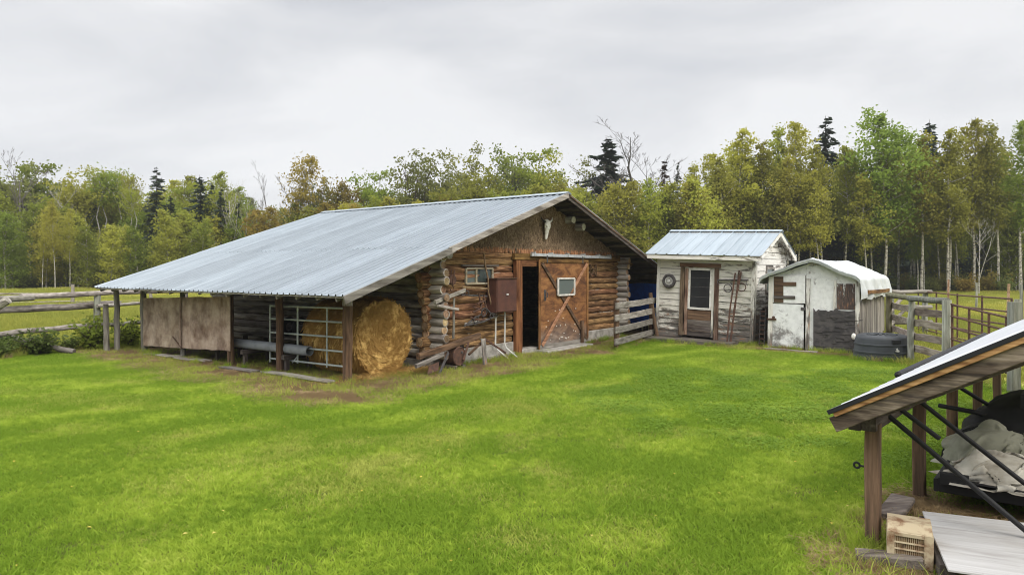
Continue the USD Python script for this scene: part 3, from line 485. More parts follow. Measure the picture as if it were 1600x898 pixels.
q = obj('bark_strips', bm, BARK, barn); tag(q, kind='stuff')
FRINGE = wood('orange_bark_fringe', [(.26, (.08, .04, .018)), (.45, (.24, .125, .05)), (.6, (.38, .22, .10)), (.75, (.48, .32, .17))], 'z')
fr = M()
for i in range(420):
    s = rg.uniform(3.5, 11.7); L = rg.uniform(.05, .13); w = rg.uniform(.012, .03); fr.add([(s - w, .792, 2.66 + L), (s + w, .792, 2.66 + L), (s + w * .4, .775, 2.655 - L * .1), (s - w * .4, .775, 2.655 - L * .1)], [[0, 1, 2], [0, 2, 3]])
q = obj('bark_fringe', fr, FRINGE, barn); tag(q, kind='stuff')
# door opening, sliding door and its rail
obj('header_beam', M().beam((6.12, .735, 2.555), (11.95, .735, 2.575), .09, .17, (0, 0, 1), .008, 6, .003), W['orx'], barn)
obj('door_jamb', M().beam((6.30, .73, -.02), (6.30, .73, 2.46), .25, .12, (0, 1, 0), .008, 4, .003), W['orz'], barn)
obj('door_jamb', M().beam((6.475, .75, .1), (6.475, .75, 2.30), .06, .06, (0, 1, 0), .004), W['orz'], barn); obj('door_jamb', M().beam((8.93, .76, .0), (8.93, .76, 2.46), .1, .1, (0, 1, 0), .004), W['orz'], barn)
obj('door_head', M().beam((6.44, .745, 2.38), (8.95, .745, 2.38), .08, .17, (0, 0, 1), .006), W['orx'], barn)
W['lorx'] = wood('pale_orange_brace', [(.26, (.10, .05, .025)), (.42, (.27, .15, .07)), (.6, (.42, .26, .13))], 'x', vary=.1)
FRAMEW = wood('grey_window_frame', [(.3, (.16, .12, .08)), (.5, (.33, .27, .20)), (.7, (.46, .41, .33))], 'x')
DOORM = mat('weathered_orange_door', {'tc': ('texture_coordinate', {}), 'map': ('mapping', {'scale': (1.3, 3, 3.2)}), 'n': ('noise_texture', {'scale': 1.3, 'detail': 8.0, 'roughness': .68, 'distortion': .9}), 'nb': ('noise_texture', {'scale': 1.1, 'detail': 4.0}), 'sep': ('separate_xyz', {}),
    'r': ('rgb_ramp', {'ramp': [(.28, (.035, .016, .009)), (.42, (.115, .048, .019)), (.55, (.22, .098, .034)), (.72, (.33, .165, .062))]}), 'g': ('rgb_ramp', {'ramp': [(.3, (.05, .042, .036)), (.5, (.16, .135, .115)), (.7, (.28, .25, .22))]}),
    'zr': ('map_range', {'from_min': .15, 'from_max': .95, 'to_min': .95, 'to_max': -.15, 'clamp': False}), 'nr': ('map_range', {'from_min': .3, 'from_max': .7, 'to_min': -.45, 'to_max': .45}), 'ad': ('math', {'math_type': 'add', 'use_clamp': True}),
    'mx': ('mix', {'mix_type': 'mix'}), 'b': ('bump', {'strength': .3, 'distance': .01}), 'p': ('principled_bsdf', {'roughness': .75, 'specular_ior_level': .3})},
    [('tc.object', 'map.vector'), ('map.vector', 'n.vector'), ('tc.object', 'nb.vector'), ('tc.object', 'sep.vector'), ('n.fac', 'r.fac'), ('n.fac', 'g.fac'), ('sep.z', 'zr.value'), ('nb.fac', 'nr.value'), ('zr.result', 'ad.value1'), ('nr.result', 'ad.value2'), ('ad.value', 'mx.fac'), ('r.color', 'mx.color1'), ('g.color', 'mx.color2'), ('mx.color', 'p.base_color'), ('n.fac', 'b.height'), ('b.normal', 'p.normal')])
door = UsdGeom.Xform.Define(stage, str(barn.GetPath()) + '/sliding_door').GetPrim()
for z0_, z1_ in ((.05, 1.24), (1.245, 2.49)): obj('panel', M().box((7.13, .625, z0_), (9.75, .655, z1_), .004), DOORM, door)
for a in (7.15, 9.70): obj('stile', M().beam((a, .612, .03), (a, .612, 2.49), .085, .026, (0, 1, 0), .004), W['orz'], door)
obj('rail', M().beam((7.15, .608, 2.455), (9.72, .608, 2.455), .024, .09), W['orx'], door); obj('rail', M().beam((7.15, .608, .10), (9.72, .608, .10), .026, .11), W['greyx'], door)
obj('brace', M().beam((7.26, .604, 2.39), (9.66, .604, .12), .03, .10, (0, 0, 1), .004, 3), W['brx'], door); obj('brace', M().beam((9.63, .587, 2.39), (7.24, .587, .14), .03, .10, (0, 0, 1), .004, 3), W['lorx'], door)
wf = M()
for a, b in (((8.0, 1.49), (8.87, 1.49)), ((8.0, 1.96), (8.87, 1.96)), ((8.0, 1.49), (8.0, 1.96)), ((8.87, 1.49), (8.87, 1.96))): wf.beam((a[0], .57, a[1]), (b[0], .57, b[1]), .05, .05, (0, 1, 0) if a[0] == b[0] else (0, 0, 1), .004)
fr_ = obj('window_frame', wf, TRIMW, door); obj('window_pane', M().box((8.02, .572, 1.51), (8.85, .582, 1.94), .001), GLASSG, door)
bl = M()
for i in range(26): bl.lathe([(0, -.016), (.013, -.013), (.018, 0)], (rg.uniform(7.4, 9.6), .622, rg.choice([.25, .42, .62, .82, 1.05]) + rg.normal(0, .02)), 6, 'y')
q = obj('bolt_heads', bl, BONE, door); tag(q, kind='stuff')
obj('handle', M().tube([(7.42, .60, 1.60), (7.42, .54, 1.58), (7.42, .54, 1.46), (7.42, .60, 1.44)], .012), IRON, door); obj('latch_plate', M().box((7.37, .612, 1.36), (7.47, .62, 1.66), .002), IRON, door)
obj('door_stop', M().log((9.28, .53, -.05), (9.30, .55, .70), .055, 8, 3), W['brz'], barn)
track = obj('door_track', M().sweep([(6.78, .63, 2.615), (11.18, .63, 2.60)], [np.array([[-.03, -.04], [.03, -.04], [.03, .04], [-.03, .04]])] * 2, (0, 0, 1)), STEELG, barn)
for s in (6.9, 7.75, 8.6, 9.5, 10.4, 11.1): obj('bracket', M().box((s - .02, .58, 2.575), (s + .02, .72, 2.69), .003), STEELG, track)
for s in (7.5, 9.4): obj('hanger', M().box((s - .03, .592, 2.40), (s + .03, .60, 2.60), .002), IRON, track)
obj('brand_mark', M().beam((10.12, .765, 2.38), (10.48, .765, 2.02), .02, .035).beam((10.48, .745, 2.38), (10.12, .745, 2.02), .02, .035).beam((10.12, .765, 2.02), (10.12, .765, 2.38), .02, .03).beam((10.5, .765, 2.02), (10.5, .765, 2.38), .02, .03), W['brz'], barn, label='small crossed slat frame on the logs')
# window in the logs
wn = UsdGeom.Xform.Define(stage, str(barn.GetPath()) + '/window').GetPrim(); wf = M()
for a, b in (((4.28, 1.87), (5.3, 1.87)), ((4.28, 2.24), (5.3, 2.24)), ((4.28, 1.87), (4.28, 2.24)), ((5.3, 1.87), (5.3, 2.24)), ((4.66, 1.87), (4.66, 2.24))): wf.beam((a[0], .785, a[1]), (b[0], .785, b[1]), .06, .045, (0, 1, 0) if a[0] == b[0] else (0, 0, 1), .004)
obj('window_frame', wf, FRAMEW, wn); obj('pane', M().box((4.3, .80, 1.89), (4.655, .81, 2.22), .001), GLASSG, wn); obj('pane', M().box((4.665, .80, 1.89), (5.28, .81, 2.22), .001), GLASS, wn)
obj('window_lintel', M().beam((4.1, .76, 2.31), (5.5, .76, 2.31), .06, .05), W['darkx'], barn)
# right lean-to: plank wall under the far eave and its posts
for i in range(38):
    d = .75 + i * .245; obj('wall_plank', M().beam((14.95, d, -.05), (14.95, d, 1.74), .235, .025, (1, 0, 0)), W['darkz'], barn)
obj('post', M().log((14.7, .7, -.1), (14.7, .7, zr(14.7) - .1), .08, 9, 4), W['darkz'], barn)
for d in (3.5, 6.5): obj('post', M().log((14.7, d, -.1), (14.7, d, zr(14.7) - .1), .08, 9, 4), W['darkz'], barn)
for z in (.5, .85): obj('stall_rail', M().log((12.4, 2.6, z), (14.8, 2.6, z + .05), .05, 8, 4), W['darkx'], barn)
for s in (12.9, 13.6, 14.2): obj('stall_post', M().log((s, 2.5, -.05), (s, 2.5, 1.2), .06, 8, 3), W['brz'], barn)

# ------------------------------------------------------------------ things at the barn
def at_barn(s, d, z=0.0): p = BO + s * E1 + d * E2; return (p[0], p[1], z)
def bthing(name, label, cat, s, d, z=0.0, **k): return thing(name, label, cat, at_barn(s, d, z), RZ, **k)
# blue tarp
n = 16; u, v = np.meshgrid(np.linspace(0, 1, n), np.linspace(0, 1, n)); fold = .05 * np.sin(u * 19 + v * 2) * (1 - v * .4) + .03 * (meshkit.fbm(np.stack([u * 5, v * 5, 0 * u], -1), 3, 2) - .5)
Vt_ = np.stack([fold, u * 2.5, .25 + v * 1.45 + .03 * np.sin(u * 7)], -1).reshape(-1, 3); ii = np.arange(n * n).reshape(n, n); ff = np.vstack([np.column_stack([ii[:-1, :-1].ravel(), ii[:-1, 1:].ravel(), ii[1:, 1:].ravel()]), np.column_stack([ii[:-1, :-1].ravel(), ii[1:, 1:].ravel(), ii[1:, :-1].ravel()])])
K = len(Vt_); o = obj('blue_tarp', (np.vstack([Vt_, Vt_ + [.012, 0, 0]]) + [0, 0, 0], np.vstack([ff, ff[:, ::-1] + K])), BLUE, smooth=True); place(UsdGeom.Xformable(o), at_barn(14.55, .62, 0), RZ); tag(o, 'blue tarpaulin hanging in the dark bay behind the plank gate', 'tarp')
# hay bale: body plus straws wound round it
HB = (1.85, 1.0); HR, HL = .79, 1.7
bale = bthing('hay_bale', 'big round golden hay bale standing under the lean-to roof', 'hay bale', HB[0], HB[1])
k, L = 48, 10; a = np.linspace(0, 2 * np.pi, k, endpoint=False); V_ = []
for j in range(L + 1):
    y = HL * j / L; rr = HR * (1 - .05 * (abs(j / L - .5) * 2) ** 4) * (1 + .05 * (meshkit.fbm(np.column_stack([np.cos(a) * 3, np.sin(a) * 3, 0 * a + y * 3]), 3, 7) - .5)); x, z = rr * np.cos(a), rr * np.sin(a); z = np.maximum(z, -HR * .955); V_.append(np.column_stack([x, 0 * a + y, z + HR * .955]))
V_ = np.vstack(V_); ff = []
for j in range(L):
    for i in range(k): q = [j * k + i, j * k + (i + 1) % k, (j + 1) * k + (i + 1) % k, (j + 1) * k + i]; ff += [[q[0], q[2], q[1]], [q[0], q[3], q[2]]]
c0, c1 = len(V_), len(V_) + 1; V_ = np.vstack([V_, [[0, .03, HR * .955], [0, HL - .03, HR * .955]]]); ff += [[c0, i, (i + 1) % k] for i in range(k)] + [[c1, L * k + (i + 1) % k, L * k + i] for i in range(k)]
HAYB = plain('packed_hay', (.34, .19, .055), .95, 0, .8, 16, col2=(.12, .06, .02), thr=(.4, .66)); HAYS = grass_mat('hay_stems', [(.3, (.34, .20, .06)), (.45, (.64, .43, .15)), (.6, (.78, .58, .25)), (.75, (.84, .70, .40))], (.17, .095, .04), patch=3.0, trans=.12)
obj('packed_body', (V_, np.array(ff)), HAYB, bale, 40)
r = np.random.default_rng(8); Vs = []; n1 = 9000
th = r.uniform(0, 2 * np.pi, n1); y = r.uniform(0, HL, n1); ln = r.uniform(.08, .32, n1); tilt = r.normal(0, .28, n1); lift = r.uniform(.0, .045, n1); R = HR * (1 - .05 * (np.abs(y / HL - .5) * 2) ** 4) + lift
def P3(th, y, R): return np.stack([R * np.cos(th), y, R * np.sin(th) + HR * .955], -1)
p0, p1 = P3(th - ln / 2 / HR, y - tilt * ln / 2, R), P3(th + ln / 2 / HR, y + tilt * ln / 2, R + r.uniform(-.02, .09, n1)); pm = P3(th, y, R + .012); w = np.stack([0 * th, 0 * th + .0075, 0 * th], -1)
n2 = 7000; rad = HR * np.sqrt(r.uniform(.002, 1, n2)); th2 = r.uniform(0, 2 * np.pi, n2); l2 = np.minimum(r.uniform(.06, .26, n2), rad * 1.5); ti = r.normal(.15, .30, n2)
def P4(th, rad, y): return np.stack([rad * np.cos(th), y, rad * np.sin(th) + HR * .955], -1)
dip = .05 * np.exp(-(rad / .16) ** 2) - .012 * np.cos(rad * 42) + .03 * (rad / HR) ** 4
q0, q1 = P4(th2 - l2 / 2 / np.maximum(rad, .06), rad - ti * l2 / 2, dip - r.uniform(0, .05, n2)), P4(th2 + l2 / 2 / np.maximum(rad, .06), rad + ti * l2 / 2, dip - r.uniform(0, .08, n2)); qm = P4(th2, rad, dip - .02); w2 = unit(np.ones(3)) * 0 + np.stack([np.cos(th2), 0 * th2, np.sin(th2)], -1) * .0075
def ribbons(a, m, b, w): return np.stack([a - w, a + w, m + w, m - w, b + w, b - w], 1).reshape(-1, 3), np.vstack([np.arange(len(a))[:, None] * 6 + f for f in ([0, 1, 2], [0, 2, 3], [3, 2, 4], [3, 4, 5])])
unit3_ = lambda v: v / (np.linalg.norm(v, axis=1, keepdims=True) + 1e-9)
va, fa = ribbons(p0, pm, p1, w); vb, fb = ribbons(q0, qm, q1, w2); Vh = np.vstack([va, vb]); Vh[:, 2] = np.maximum(Vh[:, 2], .004)
n3 = 1500; th3 = r.uniform(0, 2 * np.pi, n3); y3 = r.uniform(-.01, HL, n3); a3 = P3(th3, y3, HR - .03); dd3 = np.stack([np.cos(th3), r.normal(-.25, .5, n3), np.sin(th3)], -1) + r.normal(0, .8, (n3, 3)); L3 = r.uniform(.04, .17, n3)[:, None]; b3 = a3 + unit3_(dd3) * L3; m3 = (a3 + b3) / 2 - [0, 0, .012]; b3 = b3 - [0, 0, .03] * (L3 > .1)
vc, fc = ribbons(a3, m3, b3, np.stack([np.sin(th3) * .003, 0 * th3 + .003, np.cos(th3) * .003], -1)); fb = np.vstack([fb, fc + len(vb)]); vb = np.vstack([vb, vc]); Vh = np.vstack([va, vb]); Vh[:, 2] = np.maximum(Vh[:, 2], .004)
hp_ = np.column_stack([r.normal(.0, .75, 2600), r.normal(-.18, .24, 2600), np.abs(r.normal(0, .035, 2600))]); ha = r.uniform(0, 6.28, 2600); hl = np.column_stack([np.cos(ha), np.sin(ha), r.normal(0, .18, 2600)]) * r.uniform(.04, .14, 2600)[:, None]
vd, fd = ribbons(hp_ - hl, hp_, hp_ + hl, np.column_stack([-np.sin(ha), np.cos(ha), 0 * ha]) * .003); vd[:, 2] = np.maximum(vd[:, 2], .002); q = obj('loose_straw', (vd, fd), HAYS, bale); tag(q, kind='stuff')
q = obj('hay_stems', (Vh, np.vstack([fa, fb + len(va)])), HAYS, bale); tag(q, kind='stuff')
# pipe gate
gate = bthing('pipe_gate', 'grey green tubular metal gate standing before the hay bale', 'gate', .96, 0)
for z in (1.39, 1.10, .79, .50, .20): obj('rail', M().tube([(-.0, 1.0, z + .03), (0, 3.78, z)], .021, 8), GALV, gate)
for d in (3.78, 2.76, 1.76, 1.0): obj('upright', M().tube([(0, d, .12 if d > 3 else .17), (0, d, 1.42)], .021, 8), GALV, gate)
obj('stay', M().tube([(0, 2.95, .17), (.0, 2.55, .50)], .012, 6), GALV, gate)
for i, (s, r_, lab) in enumerate(((1.02, .105, 'fat grey plastic pipe lying behind the pipe gate'), (1.28, .095, 'black mouthed pipe lying against the hay bale'))):
    pts = M().lathe([(0, .7), (r_ * .86, .7), (r_ * .86, 0), (r_, 0), (r_, 3.6 - i * 1.2), (0, 3.6 - i * 1.2)], (0, 0, 0), 22, 'y'); o = obj('plastic_pipe', pts, PVC if i == 0 else BLACKM, smooth=35); place(UsdGeom.Xformable(o), at_barn(s - .09, 2.30 + .12 * i, .47 - .03 * i), RZ); tag(o, lab, 'pipe')
tb = bthing('pipe_trestle', 'low dark timber trestle under the plastic pipes', 'trestle', 1.15, 0)
for d in (3.0, 4.6, 5.8): obj('bearer', M().beam((-.4, d, .30), (.45, d, .30), .1, .1), W['darkx'], tb); obj('leg', M().beam((-.3, d, 0), (-.3, d, .25), .09, .09), W['darkz'], tb); obj('leg', M().beam((.3, d, 0), (.3, d, .25), .09, .09), W['darkz'], tb)
for i, (s, d, z, rr) in enumerate(((2.3, 4.5, .78, .24), (2.35, 5.05, .76, .25))):
    o = obj('old_tyre', M().torus((0, 0, 0), rr * .72, rr * .3, (0, 1, .1), 10, 26), BLACKM, smooth=True); place(UsdGeom.Xformable(o), at_barn(s, d, z), RZ); tag(o, ('black tyre stored in the lean-to, nearer the pipe gate', 'black tyre stored in the lean-to, nearer the plywood sheets')[i], 'tyre')
bn = bthing('work_bench', 'dark plank bench along the log wall inside the lean-to', 'bench', 2.4, 3.6)
obj('bench_top', M().beam((0, 0, .50), (0, 3.2, .50), .7, .05, (0, 0, 1), .004), W['greyy'], bn)
for d in (.2, 1.6, 3.0): obj('leg', M().beam((-.3, d, 0), (-.3, d, .47), .09, .09), W['darkz'], bn); obj('leg', M().beam((.3, d, 0), (.3, d, .47), .09, .09), W['darkz'], bn)
for nm, a, b, lab in (('ground_plank', (.40, 3.15, .03), (.30, .80, .05), 'long weathered plank on the ground before the pipe gate'), ('ground_plank', (.35, 8.3, .03), (.45, 6.9, .06), 'broken plank on the ground under the left plywood sheet'), ('ground_plank', (.42, 6.9, .03), (.50, 5.6, .05), 'flat plank on the ground under the right plywood sheet'), ('ground_plank', (.25, 4.6, .02), (.30, 3.3, .03), 'grey half rotten plank between the two brown lean-to posts')):
    o = obj(nm, M().beam(a, b, .2, .035, (0, 0, 1), .006, 4, .006), W['greyy']); place(UsdGeom.Xformable(o), at_barn(0, 0), RZ); tag(o, lab, 'plank')
# rusty cabinet with conduits
cb = bthing('rusty_cabinet', 'rust brown metal cabinet on the log wall with white conduits below', 'cabinet', 5.07, .46)
obj('case', M().box((0, .022, 1.15), (.83, .33, 1.98), .01), RUSTC, cb); dr = obj('cabinet_door', M().box((.015, 0, 1.165), (.815, .02, 1.955), .006), RUSTC, cb)
obj('latch', M().box((.38, -.02, 1.57), (.46, -.001, 1.61), .006), WHITEP, dr); obj('lid', M().box((-.02, -.02, 1.982), (.85, .34, 2.0), .003), RUST, cb)
for s in (.20, .58): obj('conduit', M().tube([(s, .2, 1.15), (s, .2, .7), (s - .01, .2, .33), (s + .02, .17, .22), (s + .2, -.06, -.03)], .021, 8), WHITEP, cb)
# cow skull
sk = bthing('cow_skull', 'bleached cow skull nailed high on the bark gable', 'skull', 7.62, .75, 3.06)
zs = np.linspace(0, 1, 15); wd = np.interp(zs, [0, .06, .2, .42, .6, .7, .8, .92, 1], [.035, .055, .062, .075, .115, .125, .105, .10, .07]); dp = np.interp(zs, [0, .1, .4, .65, .85, 1], [.05, .07, .10, .15, .15, .07])
sm = M().sweep([(0, -dp[i] * .5, zs[i] * .54) for i in range(15)], [np.stack([np.cos(np.arange(14) / 14 * 2 * np.pi) * wd[i], np.sin(np.arange(14) / 14 * 2 * np.pi) * dp[i] * .5], 1) for i in range(15)], (0, 1, 0))
v, f = sm.arr(); mf = manifold3d.Manifold(manifold3d.Mesh(v.astype(np.float32), f.astype(np.uint32)))
if mf.volume() < 0: mf = manifold3d.Manifold(manifold3d.Mesh(v.astype(np.float32), f[:, ::-1].astype(np.uint32)))
for sx in (-1, 1): mf = mf - manifold3d.Manifold.sphere(.036, 14).translate([sx * .098, -.10, .34]) - manifold3d.Manifold.sphere(.02, 10).scale([.8, 1, 2.6]).translate([sx * .022, -.075, .06])
obj('bone', mf, BONE, sk, 40)
for sx in (-1, 1): obj('horn', M().tube([(sx * .09, -.07, .47), (sx * .17, -.075, .50), (sx * .25, -.06, .54), (sx * .29, -.05, .62)], [.03, .027, .018, .006], 8), HORN if sx < 0 else BONE, sk)
# tools hung on the logs
o = obj('wooden_pole', M().log((4.85, .70, 2.62), (5.10, .66, 1.33), .022, 8, 4), W['end']); place(UsdGeom.Xformable(o), at_barn(0, 0), RZ); tag(o, 'thin pale wooden pole leaning across the small barn window', 'pole')
pl = bthing('rusty_pulley', 'rusty iron pulley block hung at the barn log corner', 'pulley', 3.52, .55, 1.98)
obj('wheel', M().lathe([(0, -.04), (.10, -.04), (.12, -.025), (.10, 0), (.12, .025), (.10, .04), (0, .04)], (0, 0, 0), 20, 'y'), RUST, pl); obj('strap', M().beam((-.02, -.05, -.12), (.03, -.05, .22), .05, .014, (0, 1, 0)), RUST, pl); obj('strap', M().beam((-.02, .05, -.12), (.03, .05, .22), .05, .014, (0, 1, 0)), RUST, pl); obj('hook', M().tube([(.0, 0, -.12), (.05, 0, -.17), (.04, 0, -.24), (-.03, 0, -.26), (-.06, 0, -.21)], .014, 7), RUST, pl)
ib = bthing('iron_beams', 'dark wagon tongue of two timber bars hung across the log corner', 'wagon tongue', 0, 0)
obj('bar', M().beam((2.80, .42, 1.50), (4.05, .62, 1.72), .06, .085, (0, 0, 1), .008, 3, .004), W['greyx'], ib); obj('bar', M().beam((2.85, .36, 1.42), (3.65, .48, 1.30), .05, .06, (0, 0, 1), .008, 3, .004), W['greyx'], ib); obj('bar', M().beam((3.9, .60, 1.62), (4.9, .64, 1.56), .03, .04, (0, 0, 1), .004), IRON, ib); obj('ring', M().torus((4.05, .56, 1.66), .055, .012, (1, .2, 0)), IRON, ib)
hr_ = bthing('harness_irons', 'tangled rusty plough and harness irons hung beneath the small window', 'irons', 4.62, .60, 1.2)
rr_ = np.random.default_rng(21)
for a, b, c_ in (((-.08, 0, .45), (.02, -.05, .0), (.10, 0, -.28)), ((.06, -.04, .40), (.10, -.06, .1), (.0, 0, -.30)), ((-.62, 0, -.32), (-.3, -.06, -.16), (.1, 0, -.05)), ((-.55, -.02, -.30), (0, -.05, -.28), (.65, 0, -.12)), ((-.30, 0, .12), (.1, -.04, .02), (.62, 0, -.16)), ((-.34, -.03, .0), (-.1, -.06, .08), (.08, 0, .3)), ((.1, -.05, .1), (.35, -.08, -.1), (.72, -.02, -.05)), ((-.45, -.04, -.12), (-.2, -.1, -.2), (.3, -.04, -.22)), ((-.2, -.05, .2), (.05, -.1, .24), (.2, -.04, .05))):
    obj('iron_bar', M().tube([a, np.array(b) + rr_.normal(0, .02, 3), c_], [.020, .024, .016], 7), RUST if rr_.random() < .4 else IRON, hr_)
for c_, R_ in (((.02, -.08, -.02), .10), ((-.28, -.08, -.18), .08), ((.32, -.08, -.12), .07)): obj('iron_ring', M().torus(c_, R_, .012, (0, 1, .2), 7, 20), IRON, hr_)
o = obj('long_rod', M().tube([(4.1, .66, .93), (5.35, .68, 1.02)], .016, 7), WHITEP); place(UsdGeom.Xformable(o), at_barn(0, 0), RZ); tag(o, 'pale metal rod hung level across the logs below the irons', 'rod')
o = obj('wooden_bar', M().log((3.62, .62, .62), (3.62, .58, 1.56), .03, 8, 3), W['greyz']); place(UsdGeom.Xformable(o), at_barn(0, 0), RZ); tag(o, 'upright grey wooden handle standing before the log corner', 'handle')
o = obj('wooden_bar', M().beam((4.05, .70, 1.80), (5.0, .70, 1.74), .03, .05, (0, 0, 1), .01, 3), W['end']); place(UsdGeom.Xformable(o), at_barn(0, 0), RZ); tag(o, 'short pale wooden bar hung right below the small barn window', 'handle')
pw = bthing('old_plough', 'old wooden beam plough with iron legs beside the hay bale', 'plough', 0, 0)
obj('beam', M().beam((2.05, .18, .40), (4.25, .34, .66), .10, .13, (0, 0, 1), .012, 4, .006), W['brx'], pw); obj('beam', M().beam((1.9, .10, .22), (2.75, .12, .38), .07, .08, (0, 0, 1), .01, 3), W['greyx'], pw)
obj('leg', M().beam((2.95, .15, .40), (2.55, .05, -.02), .06, .03, (0, 1, 0)), IRON, pw); obj('leg', M().beam((3.75, .25, .55), (3.45, .15, .18), .05, .03, (0, 1, 0)), RUST, pw); obj('leg', M().beam((4.3, .25, .60), (4.95, .10, .20), .03, .045, (0, 0, 1)), RUST, pw); obj('leg', M().beam((3.7, .2, .28), (4.3, .28, .52), .04, .05, (0, 0, 1)), W['brx'], pw)
obj('share', M().prism([(0, 0), (.35, .05), (.42, .22), (.1, .16)], (2.2, .05, .02), (1, 0, 0), (0, .3, 1), (0, .02, 0)), RUST, pw)
dm = bthing('rusty_drum', 'small rusty iron drum lying on its side by the foundation', 'drum', 3.40, .22, .27)
obj('shell', M().lathe([(0, 0.0), (.19, 0), (.20, -.012), (.215, 0), (.215, .02), (.20, .03), (.20, .20), (.212, .21), (.20, .22), (.20, .42), (.215, .44), (.2, .45), (0, .44)], (0, 0, 0), 26, 'y'), RUST, dm, 30); obj('bung', M().lathe([(0, -.015), (.03, -.012), (.032, .005)], (.08, 0, .08), 10, 'y'), IRON, dm)
for s in (-.14, .14): obj('chock', M().beam((s, -.02, -.27), (s, .45, -.27), .09, .14), W['darky'], dm)
o = obj('white_stake', M().beam((4.22, .14, -.08), (4.20, .18, .60), .13, .05, (0, 1, 0), .01, 3, .004), peeling('white_stake_paint', 'z', .36, .52)); place(UsdGeom.Xformable(o), at_barn(0, 0), RZ); tag(o, 'pale whitewashed board stuck upright before the concrete foundation', 'stake')
o = obj('timber_offcut', M().beam((4.45, .40, .12), (4.6, .55, .60), .1, .06, (0, 1, 0), .01), W['darkz']); place(UsdGeom.Xformable(o), at_barn(-.75, 0), RZ); tag(o, 'dark short timber leaning on the foundation behind the drum', 'timber')
# plank gate to the right of the barn
pg = bthing('plank_gate', 'weathered four board gate panel between barn and shed', 'gate', 0, 0)
A_, B_ = np.array([8.72, -.93]), np.array([12.35, -.40])
for i, z in enumerate((.22, .55, .90, 1.22)): obj('board', M().beam((A_[0] - .25, A_[1] - .06, z + rnd.normal(0, .01)), (B_[0] + .1, B_[1] - .02, z + rnd.normal(0, .015)), .04, .175, (0, 0, 1), .005, 4, .006), W['greyx'], pg)
obj('post', M().beam((A_[0], A_[1] + .04, -.1), (A_[0], A_[1] + .04, 1.36), .16, .10, (0, 1, 0), .008, 3), W['brz'], pg); obj('post', M().beam((12.15, -.33, -.1), (12.1, -.33, 1.2), .12, .1, (0, 1, 0), .008), W['brz'], pg)
o = obj('leaning_post', M().log((11.80, -.72, -.05), (11.84, -.42, 1.48), .062, 9, 5), W['brz']); place(UsdGeom.Xformable(o), at_barn(0, 0), RZ); tag(o, 'brown slim post leaning at the left end of the white shed', 'post')

# ------------------------------------------------------------------ the white shed
shed = thing('white_shed', 'small leaning white plank shed with peeling paint and metal roof', 'shed', (SO[0], SO[1], 0), RZ, 1.9)
PY = peeling('peeling_white_siding', 'y', .40, .48, .2, 1.5, .20, (.66, .625, .55)); PX = peeling('peeling_white_side_wall', 'x', .41, .51, .2, 1.9, .17, (.66, .635, .58)); PZ = peeling('peeling_white_trim', 'z', .40, .5, .1, 1.2, .16, (.58, .555, .49))
BD = .192
def clap(p0, p1, nrm, mt, par, h=BD, lab=None):   # one lapped siding board
    p0, p1, nrm = map(lambda q: np.asarray(q, float), (p0, p1, nrm)); dz = rnd.normal(0, .006, 2); b0, b1 = p0 + [0, 0, dz[0]], p1 + [0, 0, dz[1]]; hz = np.array([0, 0, h - .012]); o0, o1 = nrm * .022, nrm * .006
    Vv = [b0, b1, b1 + o0, b0 + o0, b0 + hz, b1 + hz, b1 + hz + o1, b0 + hz + o1]
    ff = [[0, 1, 2], [0, 2, 3], [3, 2, 6], [3, 6, 7], [4, 7, 6], [4, 6, 5], [0, 4, 5], [0, 5, 1], [0, 3, 7], [0, 7, 4], [1, 5, 6], [1, 6, 2]]
    m = trimesh.Trimesh(np.array(Vv), np.array(ff), process=False); m.fix_normals(); return obj('siding_board', (m.vertices, m.faces), mt, par)
for i in range(13):
    z = .06 + i * BD
    if z > 2.15: clap((0, 0.02, z), (0, 3.05, z), (-1, 0, 0), PY, shed)
    else: clap((0, 2.26, z), (0, 3.05, z), (-1, 0, 0), PY, shed); clap((0, 0.02, z), (0, 1.06, z), (-1, 0, 0), PY, shed)
for i in range(17):
    z = .06 + i * BD; top = z + BD; x0, x1 = 0.0, 3.2
    if top > 2.52: w = max(0, (3.36 - top) / .42); x0, x1 = max(0, 1.6 - w), min(3.2, 1.6 + w)
    if x1 - x0 < .1: continue
    if 1.5 < z < 2.2: clap((x0, 0, z), (1.0, 0, z), (0, -1, 0), PX, shed); clap((1.8, 0, z), (x1, 0, z), (0, -1, 0), PX, shed)
    else: clap((x0, 0, z), (x1, 0, z), (0, -1, 0), PX, shed)
obj('inner_wall', M().box((.012, .012, 0), (.03, 1.1, 2.52)).box((.012, 2.2, 0), (.03, 3.04, 2.52)).box((.012, 1.1, 2.1), (.03, 2.2, 2.52)).box((.03, .012, 0), (3.18, .03, 2.5)).box((.03, 3.02, 0), (3.18, 3.045, 2.5)).box((3.17, .03, 0), (3.19, 3.02, 2.5)).prism([(.05, 2.5), (3.15, 2.5), (1.6, 3.22)], (0, .012, 0), (1, 0, 0), (0, 0, 1), (0, .02, 0)).prism([(.05, 2.5), (3.15, 2.5), (1.6, 3.22)], (0, 3.02, 0), (1, 0, 0), (0, 0, 1), (0, .02, 0)), W['greyz'], shed)
obj('skirting', M().box((-.02, 0, -.25), (.0, 3.05, .058)).box((0, -.02, -.25), (3.2, 0, .058)), W['darky'], shed)
obj('corner_board', M().beam((-.035, .03, .02), (-.03, .03, 2.42), .10, .022, (1, 0, 0), .003, 4, .003), PZ, shed); obj('corner_board', M().beam((-.035, 3.0, .02), (-.03, 3.0, 2.42), .10, .022, (1, 0, 0), .003, 3, .002), PZ, shed); obj('corner_board', M().beam((.05, -.03, .02), (.05, -.03, 2.42), .09, .02, (0, 1, 0), .003, 3, .002), PZ, shed)
SR = .42
def zs_(x): return 3.40 - SR * abs(x - 1.6)
